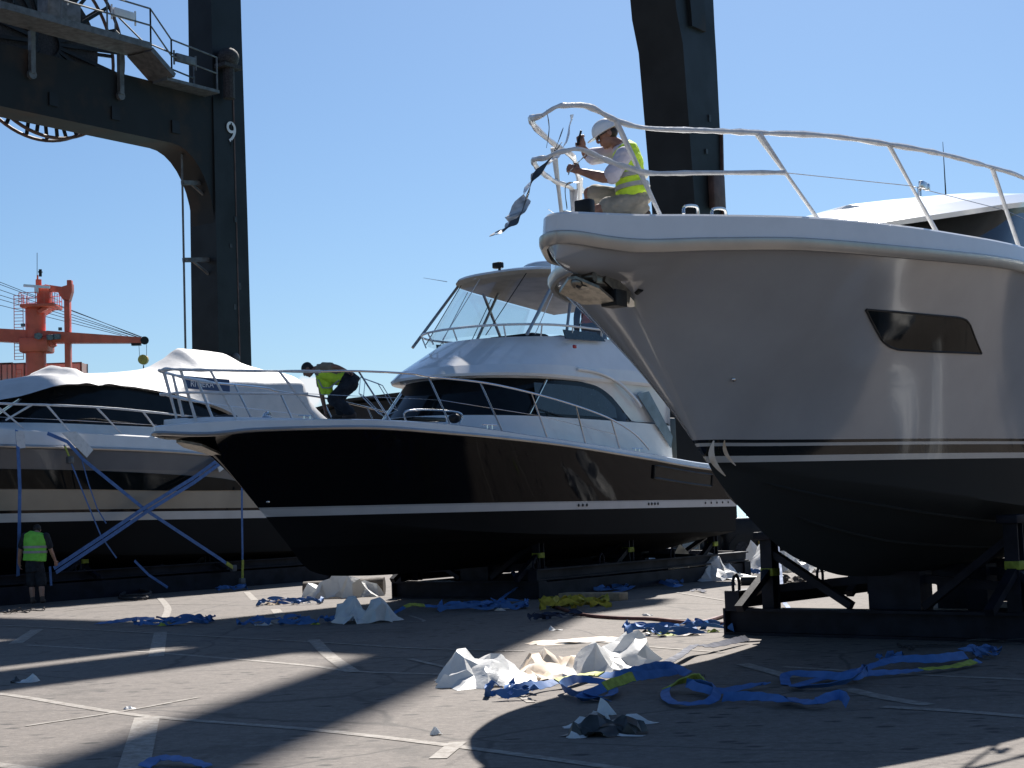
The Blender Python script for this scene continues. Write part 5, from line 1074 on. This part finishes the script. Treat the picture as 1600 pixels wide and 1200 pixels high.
# timbers, cartons, bag, roll
def tim(a, b, w, h, m, lab, nm='timber_beam', cat='timber'):
    A, B = G(*a), G(*b); mb = MB(); mb.beam(A+V((0, 0, h/2)), B+V((0, 0, h/2)), w, h, bev=.012); single(nm, mb, M[m], lab, cat)
tim((880, 938), (975, 938), .35, .14, 'carton', 'flat tan carton behind the yellow slings', 'carton', 'carton')
tim((1158, 914), (1225, 912), .4, .17, 'black', 'long black foam block left of the front cradle post', 'foam_block', 'foam block')
tim((1078, 888), (1082, 870), .5, .5, 'carton', 'tan carton standing under the black stern', 'carton', 'carton')
sheet('sack', 'brown sack lying right of the front cradle post', (1245, 910), .75, .5, .26, M['timber'], 81, 'sack', 0, 18, 14)
sheet('canvas_scrap', 'pale green canvas scrap on the sunlit concrete behind the front cradle', (1315, 925), .6, .8, .12, M['pad'], 83, 'canvas', 0, 16, 12)
mb = MB(); a, b = G(470, 935), G(598, 931); a += V((0, .5, 0)); b += V((0, .5, 0)); mb.tube([a+V((0, 0, .17)), a+(b-a)*.5+V((0, 0, .17)), b+V((0, 0, .18))], [.16, .17, .2], 12); single('carpet_roll', mb, M['timber'], 'brown roll behind the long white draped film', 'roll')
for c, lab in (((620, 905), 'dark tyre behind the draped film under the black bow'), ):
    pass
# ------------------------------------------------------------------ forklift behind the black stern
c = G(1150, 882); c = V((0.147*46, 46, 0)); t = thing('forklift', 'dark forklift with a yellow rear bar parked behind the black stern', 'forklift', c, R(20))
mb = MB(); mb.box((0, 0, .72), (2.4, 1.5, 1.05), bev=.12); mb.box((.9, 0, 1.25), (.8, 1.5, .5), bev=.12); part('body', mb, M['black'], t)
mb = MB(); mb.box((.25, -.79, .50), (1.1, .06, .2), bev=.02); part('rear_bar', mb, M['yellow'], t)
mb = MB()
for x, y in ((-.4, -.62), (.6, -.62), (-.4, .62), (.6, .62)): mb.cyl((x, y, 1.2), (x*.8, y*.9, 2.3), .05, 8)
mb.box((.1, 0, 2.32), (1.2, 1.35, .08), bev=.03); part('cab_guard', mb, M['black'], t)
mb = MB()
for y in (-.4, .4): mb.box((-1.35, y, 1.3), (.14, .14, 2.5))
mb.box((-1.35, 0, 2.5), (.12, .9, .12)); mb.box((-1.35, 0, .8), (.1, .9, .12)); part('lift_mast', mb, M['black'], t)
mb = MB(); mb.box((.15, 0, 1.35), (.5, .5, .12), bev=.03); mb.box((.4, 0, 1.65), (.12, .5, .55), bev=.04); part('seat', mb, M['ropecol'], t)
for x in (-.8, .85):
    for y in (-.62, .62):
        wh = MB(); wh.cyl((x, y-.15, .4), (x, y+.15, .4), .4, 20); wo_ = part('wheel', wh, M['black'], t); mb = MB(); mb.cyl((x, y-.17, .4), (x, y+.17, .4), .2, 14); part('rim', mb, M['ropecol'], wo_)
# ------------------------------------------------------------------ people
def remesh(mb, vox, sm=2):
    me = bpy.data.meshes.new('tmp'); me.from_pydata(mb.v, [], mb.f)
    bm = bmesh.new(); bm.from_mesh(me); bmesh.ops.recalc_face_normals(bm, faces=bm.faces); bm.to_mesh(me); bm.free()
    o = bpy.data.objects.new('tmp', me); COL.objects.link(o)
    r = o.modifiers.new('r', 'REMESH'); r.mode = 'VOXEL'; r.voxel_size = vox
    s = o.modifiers.new('s', 'SMOOTH'); s.iterations = sm; s.factor = .5
    bpy.context.view_layer.update()
    out = bpy.data.meshes.new_from_object(o.evaluated_get(bpy.context.evaluated_depsgraph_get()))
    bpy.data.objects.remove(o); bpy.data.meshes.remove(me)
    out.polygons.foreach_set('use_smooth', [True]*len(out.polygons)); return out
def rpart(name, mb, m, parent, vox=.008, sm=2, label=None):
    me = remesh(mb, vox, sm)
    if name in ('shirt', 'tee_shirt', 'safety_vest', 'shorts', 'trousers', 'jacket_body', 'jacket_hem'):
        nn = [v.normal.copy() for v in me.vertices]       # cloth creases
        for v, n_ in zip(me.vertices, nn):
            q = V((v.co.x*9, v.co.y*9, v.co.z*13)); w_ = noise.noise(q+V((1.5*noise.noise(q*.5), 0, 0))*2); v.co += n_*(.007*(1-2.2*abs(w_))+.003*noise.noise(q*2.7))
    me.transform(ROOTM[parent.name].inverted()); o = link(name, me, m, parent, label); ROOTM[o.name] = ROOTM[parent.name]; return o
def limb(mb, pts, rad, n=12):
    pts = [V(p) for p in pts]; P = smoothpath(pts, 4) if len(pts) > 2 else pts
    if len(pts) > 2:
        rr = []
        for i in range(len(pts)-1):
            for j in range(4): rr.append(rad[i]+(rad[i+1]-rad[i])*j/4)
        rr.append(rad[-1])
    else: rr = rad
    mb.tube(P, rr, n)
    for p, r in ((pts[0], rad[0]), (pts[-1], rad[-1])): mb.ell(p, (r, r, r), nu=12, nv=8)
    for p, r in zip(pts[1:-1], rad[1:-1]): mb.ell(p, (r*.98,)*3, nu=12, nv=8)
def torso(mb, cs, lat, ab, n=20):
    """cs: centres pelvis -> neck; lat: sideways unit vectors; ab: (half width, half depth)"""
    rows = []
    for i, c in enumerate(cs):
        t = (V(cs[min(i+1, len(cs)-1)])-V(cs[max(i-1, 0)])).normalized(); l = V(lat[i]) if isinstance(lat, list) else V(lat); l = (l-t*l.dot(t)).normalized(); f = t.cross(l)
        a, b = ab[i]; rows.append([V(c)+l*(a*abs(math.cos(q))**.85*(1 if math.cos(q) > 0 else -1))+f*(b*abs(math.sin(q))**.9*(1 if math.sin(q) > 0 else -1)) for q in [2*math.pi*k/n for k in range(n)]])
    mb.grid(rows, True, cap=True)
def hand(mb, wrist, d, nrm, thumb, curl=.6, s=1.):
    """d: along the hand, nrm: out of the back of the hand, thumb: side the thumb leaves from"""
    d = V(d).normalized(); nrm = V(nrm); nrm = (nrm-d*nrm.dot(d)).normalized(); th = V(thumb); th = (th-d*th.dot(d)-nrm*th.dot(nrm)).normalized()
    w = V(wrist); mb.ell(w+d*.05*s, (.052*s, .042*s, .018*s), (d, th, nrm), 12, 8)
    limb(mb, [w-d*.02, w+d*.03*s], [.026*s, .027*s], 10)
    for k, (o, L) in enumerate(((.031, .073), (.010, .082), (-.011, .076), (-.031, .060))):
        p = w+d*.088*s+th*o*s; P = [p-d*.02]; a = 0
        for q, fr in ((0, .45), (1, .32), (2, .23)):
            a += curl*(.75+.1*k) if q else curl*.6; p = p+(d*math.cos(a)-nrm*math.sin(a))*L*fr*s; P.append(p)
        limb(mb, P, [.0105*s, .0098*s, .0092*s, .008*s], 8)
    p = w+d*.03*s+th*.034*s; limb(mb, [p, p+(d*.6+th*.8-nrm*.25).normalized()*.035*s, p+(d*.95+th*.55-nrm*.5).normalized()*.068*s], [.013*s, .0115*s, .0095*s], 8)
def head(mb, c, fwd, up, s=1.):
    f = V(fwd).normalized(); u = V(up); u = (u-f*u.dot(f)).normalized(); l = u.cross(f); c = V(c); ax = (f, l, u)
    mb.ell(c+u*.03*s-f*.008*s, (.098*s, .078*s, .095*s), ax, 18, 14)
    mb.ell(c-u*.045*s+f*.025*s, (.072*s, .06*s, .075*s), ax, 16, 12); mb.ell(c-u*.092*s+f*.062*s, (.03*s, .034*s, .024*s), ax, 12, 8)
    limb(mb, [c+u*.022*s+f*.092*s, c-u*.008*s+f*.112*s, c-u*.022*s+f*.108*s], [.009*s, .013*s, .014*s], 8)
    mb.ell(c+u*.032*s+f*.083*s, (.014*s, .052*s, .012*s), ax, 10, 8)
    mb.ell(c-u*.05*s+f*.094*s, (.010*s, .026*s, .008*s), ax, 10, 6); mb.ell(c-u*.063*s+f*.091*s, (.010*s, .022*s, .008*s), ax, 10, 6)
    for q in (-1, 1): mb.ell(c+l*(.078*s*q)-f*.004*s, (.026*s, .010*s, .034*s), ax, 10, 8); mb.ell(c+l*(.034*s*q)+f*.078*s+u*.012*s, (.012*s, .014*s, .010*s), ax, 8, 6)
    return f, l, u
def eyes(c, fwd, up, parent, s=1.):
    f = V(fwd).normalized(); u = V(up); u = (u-f*u.dot(f)).normalized(); l = u.cross(f); mb = MB()
    for q in (-1, 1): mb.ell(V(c)+l*(.034*s*q)+f*.087*s+u*.012*s, (.008*s, .012*s, .007*s), (f, l, u), 8, 6)
    part('eye', mb, M['black'], parent, world=True)

# ---- kneeling man on the bow of the grey boat (facing left, the camera sees his left side)
d0 = 14.35
def W(px, py, d=0): return D(px, py, d0+d)
t = thing('person', 'man in white helmet and yellow vest kneeling on the bow of the grey yacht', 'person', W(985, 336))
near, far = -.19, .19
hc = W(949, 211); fw = (W(900, 238)-W(949, 211)).normalized(); fw = (fw+V((0, -.10, 0))).normalized(); upv = (W(930, 180)-W(942, 212)).normalized()
neck = W(970, 226); chest = W(981, 250); waist = W(985, 283); pel = W(990, 314); lat = V((.1, 1, 0))
shN, shF = W(975, 242, near), W(958, 240, far); elN, elF = W(953, 279, near-.04), W(921, 245, far+.03); wrN, wrF = W(907, 268, near+.06), W(912, 232, far-.02)
hpN, hpF = W(994, 318, -.10), W(990, 316, .10); knN, knF = W(936, 329, -.14), W(922, 302, .14); anN, anF = W(985, 333, -.12), W(925, 334, .16)
b = MB(); head(b, hc, fw, upv, 1.0)
limb(b, [neck+V((.0, 0, -.02)), hc-upv*.07-fw*.02], [.062, .056])
torso(b, [pel, waist, chest, neck], lat, [(.155, .115), (.145, .105), (.175, .115), (.10, .08)])
for sh, el, wr, sgn in ((shN, elN, wrN, 1), (shF, elF, wrF, -1)): limb(b, [sh, el, wr], [.056, .043, .029]); limb(b, [el+(wr-el)*.12, el+(wr-el)*.35, wr], [.042, .045, .030])
for hp, kn, an in ((hpN, knN, anN), (hpF, knF, anF)): limb(b, [hp, kn], [.088, .062]); limb(b, [kn, kn+(an-kn)*.35, an], [.058, .060, .040])
hand(b, wrN, W(892, 262)-W(907, 268), (0, -1, .3), (0, .2, 1), .95); hand(b, wrF, W(905, 214)-W(912, 232), (-.5, -.8, 0), (-.8, .3, .3), .8)
rpart('body', b, M['skin'], t, .0062)
c = MB(); torso(c, [waist, chest, neck-upv*.0+V((.005, 0, -.01))], lat, [(.152, .112), (.185, .122), (.105, .085)])
for sh, el in ((shN, elN), (shF, elF)): limb(c, [sh, sh+(el-sh)*.5, sh+(el-sh)*.86], [.075, .072, .074])
rpart('shirt', c, M['shirt'], t, .008)
c = MB(); low = W(992, 309); torso(c, [low, W(986, 296), waist, W(983, 268), chest, W(976, 234), neck+V((.01, 0, -.02))], lat, [(.185, .15), (.175, .14), (.168, .130), (.178, .132), (.192, .135), (.165, .115), (.115, .09)])
vest = rpart('safety_vest', c, M['hivis'], t, .009)
for a, k in ((W(988, 293), .0), (W(985, 277), .0)):
    mb = MB(); ax = (W(978, 240)-W(992, 312)).normalized(); rows = []
    torso(mb, [a-ax*.020, a+ax*.020], lat+V((.0, 0, 0)), [(.200, .162), (.198, .160)], 28); part('reflective_band', mb, M['reflect'], vest, world=True)
c = MB(); torso(c, [W(999, 326), pel, W(988, 300)], lat, [(.165, .14), (.172, .135), (.155, .12)])
limb(c, [hpN, hpN+(knN-hpN)*.5, hpN+(knN-hpN)*.72], [.108, .102, .105]); limb(c, [hpF, knF+(hpF-knF)*.12], [.108, .088]); limb(c, [W(1002, 328, -.1), W(985, 331, -.12)], [.075, .06])
rpart('shorts', c, M['khaki'], t, .009)
for an, tw in ((anN, V((.15, 0, -.01))), (anF, V((-.12, 0, -.02)))):
    c = MB(); limb(c, [an+V((-.02, 0, 0)), an+tw], [.048, .036]); rpart('shoe', c, M['boot'], t, .009)
hb = MB(); f = fw; u = (upv-f*upv.dot(f)).normalized(); l = u.cross(f); rows = []
for i in range(9):
    a = i/8*math.pi/2*.98; rows.append([hc+u*(.035+.118*math.sin(a))+(f*math.cos(q)*.128+l*math.sin(q)*.108)*max(.04, math.cos(a)**.8) for q in [2*math.pi*k/24 for k in range(24)]])
rows2 = [[hc+u*(.038)+(f*math.cos(q)*(.134+.062*max(0, math.cos(q))**2)+l*math.sin(q)*.115)+u*(-.012*max(0, math.cos(q))**2) for q in [2*math.pi*k/24 for k in range(24)]]]
hb.grid([[p-u*.008 for p in rows2[0]]]+rows2+rows, True, cap=True); part('helmet', hb, M['hat'], t, world=True)
gl = MB()
for q in (-1, 1): gl.ell(hc+l*(.036*q)+f*.093+u*.014, (.012, .032, .020), (f, l, u), 10, 8); gl.beam(hc+l*(.07*q)+f*.08+u*.018, hc+l*(.084*q)-f*.01+u*.018, .006, .008)
gl.beam(hc+l*.02+f*.1+u*.018, hc-l*.02+f*.1+u*.018, .006, .006); part('sunglasses', gl, M['black'], t, world=True)
hr_ = MB(); hr_.ell(hc-f*.03+u*.0, (.075, .083, .06), (f, l, u)); part('hair', hr_, M['hair'], t, world=True)
mb = MB(); p = W(905, 216, far-.03); mb.beam(p, W(908, 204, far-.03), .022, .02, bev=.004); mb.beam(p-(W(908, 204)-W(905, 216)), p, .026, .024, bev=.005); k_ = thing('cutting_knife', 'small dark cutting knife in the raised hand of the kneeling man', 'knife', p); part('handle', mb, M['black'], k_, world=True)

# ---- crouching man on the foredeck of the black boat
d0 = 27.35
t = thing('person', 'bareheaded man in green vest and navy trousers crouching on the black yacht foredeck', 'person', W(541, 655))
hc = W(481, 578); fw = (W(470, 596)-W(484, 574)).normalized(); fw = (fw+V((-.15, -.25, 0))).normalized(); upv = (W(468, 570)-W(490, 580)).normalized()
neck = W(494, 577); chest = W(507, 580); waist = W(528, 588); pel = W(545, 596); lat = V((.15, 1, 0))
shN, shF = W(506, 573, -.18), W(500, 584, .18); elN, wrN = W(524, 573, -.27), W(541, 580, -.20); elF, wrF = W(502, 612, .2), W(508, 640, .16)
hpN, hpF = W(548, 600, -.11), W(546, 600, .11); knN, knF = W(521, 624, -.17), W(528, 622, .2); anN, anF = W(550, 645, -.13), W(533, 646, .15)
b = MB(); head(b, hc, fw, upv, 1.0); limb(b, [neck, hc-fw*.0-upv*.05], [.06, .056])
torso(b, [pel, waist, chest, neck], lat, [(.16, .12), (.15, .11), (.185, .12), (.11, .085)])
for sh, el, wr in ((shN, elN, wrN), (shF, elF, wrF)): limb(b, [sh, el, wr], [.056, .045, .031])
hand(b, wrN, (1, -.1, -.2), (0, -.3, 1), (0, -1, -.2), 1.1); hand(b, wrF, (.05, 0, -1), (-1, 0, 0), (0, -1, 0), .4)
for hp, kn, an in ((hpN, knN, anN), (hpF, knF, anF)): limb(b, [hp, kn], [.085, .06]); limb(b, [kn, kn+(an-kn)*.35, an], [.058, .06, .042])
rpart('body', b, M['skin'], t, .0075)
c = MB(); torso(c, [waist, chest, neck], lat, [(.16, .12), (.195, .13), (.115, .09)])
for sh, el in ((shN, elN), (shF, elF)): limb(c, [sh, sh+(el-sh)*.6], [.078, .07])
rpart('tee_shirt', c, M['tshirt'], t, .010)
c = MB(); o_ = V((0, 0, -.035)); torso(c, [W(541, 590)+o_, waist+o_, chest+o_, W(499, 583)+o_*.6], lat, [(.178, .125), (.17, .12), (.204, .12), (.13, .09)]); limb(c, [W(503, 590), W(506, 612)], [.10, .06]); limb(c, [W(512, 598), W(516, 616)], [.09, .05])
vest = rpart('safety_vest', c, M['hivisg'] if False else M['hivis'], t, .010)
mb = MB(); mb.tube([W(497, 593, -.1), W(504, 606, -.14), W(515, 606, -.13), W(530, 594, -.2)], .014, 6); part('reflective_band', mb, M['reflect'], vest, world=True)
c = MB(); torso(c, [W(554, 602), pel, W(536, 591)], lat, [(.19, .16), (.20, .17), (.185, .15)])
for hp, kn, an in ((hpN, knN, anN), (hpF, knF, anF)): limb(c, [hp, kn], [.135, .105]); limb(c, [kn, kn+(an-kn)*.4, an+(kn-an)*.1], [.10, .10, .082])
rpart('trousers', c, M['navy'], t, .011)
for an in (anN, anF): c = MB(); limb(c, [an+V((.03, 0, -.03)), an+V((-.13, 0, -.07))], [.05, .042]); limb(c, [an, an+V((.03, 0, -.06))], [.052, .045]); rpart('boot', c, M['boot'], t, .010)
f = fw; u = (upv-f*upv.dot(f)).normalized(); l = u.cross(f); c = MB(); c.ell(hc+u*.042-f*.02, (.104, .086, .092), (f, l, u), 16, 12); c.ell(hc-f*.055-u*.01, (.06, .078, .075), (f, l, u), 14, 10); rpart('hair', c, M['hair'], t, .009)
eyes(hc, fw, upv, t)

# ---- man standing by the covered boat, back to the camera, head bowed forward
d0 = 34.8
t = thing('person', 'man in bright green vest and dark shorts standing with his back turned at far left', 'person', W(56, 944))
z_ = V((0, 0, 1)); F_ = V((-.05, 1, 0)); lat = V((1, .05, 0))
neck = W(56, 833); chest = W(55, 846); waist = W(55, 868); pel = W(54, 884)
hc = W(58, 829, .16); fw = V((.05, .75, -.66)); upv = V((0, .66, .75))
shL, shR = W(39, 838), W(72, 838); elL, elR = W(32, 858, .03), W(79, 858, .06); wrL, wrR = W(30, 880, .10), W(86, 876, .16)
hpL, hpR = W(49, 888), W(61, 888); knL, knR = W(50, 913, .05), W(65, 912, .04); anL, anR = W(51, 937, .0), W(66, 936, -.02)
b = MB(); head(b, hc, fw, upv); limb(b, [neck+V((0, .02, 0)), hc-upv*.04], [.062, .058])
torso(b, [pel, waist, chest, neck], lat, [(.165, .12), (.155, .11), (.195, .125), (.12, .09)])
for sh, el, wr in ((shL, elL, wrL), (shR, elR, wrR)): limb(b, [sh, el, wr], [.06, .048, .033])
hand(b, wrL, (.1, .2, -1), (-1, -.2, 0), (0, 1, 0), .5); hand(b, wrR, (.2, .3, -.9), (.6, -.7, 0), (-.5, .6, 0), 1.0)
for hp, kn, an in ((hpL, knL, anL), (hpR, knR, anR)): limb(b, [hp, kn], [.09, .062]); limb(b, [kn, kn+(an-kn)*.35-F_*.015, an], [.06, .064, .042])
rpart('body', b, M['skinl'], t, .0085)
c = MB(); torso(c, [waist, chest, neck], lat, [(.165, .12), (.205, .135), (.125, .095)])
for sh, el in ((shL, elL), (shR, elR)): limb(c, [sh, sh+(el-sh)*.75], [.08, .075])
rpart('tee_shirt', c, M['navy'], t, .011)
c = MB(); torso(c, [W(54, 876), W(55, 862), chest, W(55, 836), W(56, 831)], lat, [(.245, .165), (.238, .155), (.245, .150), (.245, .12), (.12, .09)], 24)
vest = rpart('safety_vest', c, M['hivisg'], t, .011)
for py in (854.5, 862.5):
    mb = MB(); torso(mb, [W(55, py+1.9), W(55, py-1.9)], lat, [(.258, .174), (.258, .172)], 28); part('reflective_band', mb, M['reflect'], vest, world=True)
c = MB(); torso(c, [W(55, 893), pel, W(54, 872)], lat, [(.20, .145), (.195, .145), (.175, .13)])
for hp, kn in ((hpL, knL), (hpR, knR)): limb(c, [hp, hp+(kn-hp)*.9], [.115, .115])
rpart('shorts', c, M['navy'], t, .011)
for an in (anL, anR): c = MB(); limb(c, [an-z_*.02, an+F_*.16-z_*.05], [.055, .045]); limb(c, [an+z_*.04, an-z_*.04-F_*.02], [.05, .05]); rpart('boot', c, M['boot'], t, .011)
f = V(fw).normalized(); u = (upv-f*upv.dot(f)).normalized(); l = u.cross(f); c = MB(); c.ell(hc+u*.03-f*.03, (.10, .088, .10), (f, l, u), 16, 12); rpart('hair', c, M['hair'], t, .011)
eyes(hc, fw, upv, t)

# ---- work clothes hanging under the flybridge roof of the black boat
P0 = bk.w(11.1, -.75, 6.25); t = thing('hanging_jacket', 'orange and navy work jacket hanging under the flybridge hard top', 'jacket', P0)
dn = V((0, 0, -1)); rt = V((.9, -.3, 0)).normalized()
c = MB(); torso(c, [P0+dn*.72, P0+dn*.45, P0+dn*.18, P0+dn*.05], rt, [(.28, .10), (.27, .09), (.27, .09), (.10, .05)]); rpart('jacket_body', c, M['orangecl'], t, .014)
c = MB(); torso(c, [P0+dn*1.2, P0+dn*.95, P0+dn*.66], rt, [(.29, .12), (.27, .10), (.29, .11)]); rpart('jacket_hem', c, M['navycl'], t, .014)
for q in (-1, 1): c = MB(); limb(c, [P0+dn*.12+rt*.22*q, P0+dn*.45+rt*.36*q, P0+dn*.78+rt*.38*q], [.08, .075, .065]); rpart('sleeve', c, M['navycl'] if q < 0 else M['orangecl'], t, .014)
mb = MB(); mb.tube(smoothpath([P0+rt*-.2+dn*.08, P0+dn*.02, P0+V((0, 0, .10)), P0+V((.03, 0, .2))]), .008, 5); part('hanger', mb, M['steel'], t, world=True)
# ------------------------------------------------------------------ sky, sun, camera
AZ, EL = R(11.3), R(44)
S = V((math.cos(EL)*math.sin(AZ), math.cos(EL)*math.cos(AZ), math.sin(EL)))
su = bpy.data.lights.new('sun', 'SUN'); su.energy = 5.0; su.angle = R(.5); su.color = (1, .95, .89)
so_ = bpy.data.objects.new('sun', su); COL.objects.link(so_); so_.rotation_mode = 'QUATERNION'; so_.rotation_quaternion = S.to_track_quat('Z', 'Y'); so_.location = (0, 0, 80)
w = bpy.data.worlds.new('World'); SC.world = w; w.use_nodes = True; nt = w.node_tree; bg = nt.nodes['Background']
sk = nt.nodes.new('ShaderNodeTexSky'); sk.sky_type = 'NISHITA'; sk.sun_disc = False; sk.sun_elevation = EL; sk.sun_rotation = AZ; sk.air_density = 1.0; sk.dust_density = .6; sk.ozone_density = 1.6
tc = N(nt, 'ShaderNodeTexCoord'); sp = N(nt, 'ShaderNodeSeparateXYZ'); nt.links.new(tc.outputs['Generated'], sp.inputs[0])
mp = N(nt, 'ShaderNodeMapping'); mp.inputs['Scale'].default_value = (22, 22, 34); nt.links.new(tc.outputs['Generated'], mp.inputs[0])
cl = noisetex(nt, 1.6, 8, .6, vec=mp.outputs[0])
def puff(px, py, rad):
    vd = N(nt, 'ShaderNodeVectorMath', operation='DISTANCE'); vd.inputs[1].default_value = ray(px, py).normalized(); nt.links.new(tc.outputs['Generated'], vd.inputs[0])
    return ramp(nt, vd.outputs['Value'], rad, rad*.15)
p1_ = puff(482, 618, .018)
ad = N(nt, 'ShaderNodeMath', operation='ADD'); nt.links.new(p1_, ad.inputs[0]); nt.links.new(cl, ad.inputs[1])
mu = N(nt, 'ShaderNodeMath', operation='MULTIPLY'); nt.links.new(ramp(nt, ad.outputs[0], .92, 1.12), mu.inputs[0]); mu.inputs[1].default_value = .9
ti = nt.nodes.new('ShaderNodeMix'); ti.data_type = 'RGBA'; ti.blend_type = 'MULTIPLY'; ti.inputs['Factor'].default_value = 1
ca_ = [q for q in ti.inputs if q.type == 'RGBA']; nt.links.new(sk.outputs[0], ca_[0]); ca_[1].default_value = (.68, .88, 1.09, 1)
nt.links.new(mixcol(nt, mu.outputs[0], [q for q in ti.outputs if q.type == 'RGBA'][0], (9.8, 10, 10.4)), bg.inputs['Color']); bg.inputs['Strength'].default_value = .05
ca = bpy.data.cameras.new('camera'); ca.sensor_width = 36; ca.lens = 36*FPX/1600; ca.clip_end = 20000; ca.clip_start = .1
co = bpy.data.objects.new('camera', ca); COL.objects.link(co)
bk_ = -_f
co.matrix_world = Matrix(((CRT.x, CUP.x, bk_.x, 0), (CRT.y, CUP.y, bk_.y, 0), (CRT.z, CUP.z, bk_.z, CAMH), (0, 0, 0, 1)))
SC.camera = co
SC.view_settings.view_transform = 'Standard'; SC.view_settings.look = 'None'; SC.view_settings.gamma = 1; SC.view_settings.exposure = 0.9
SC.cycles.max_bounces = 8
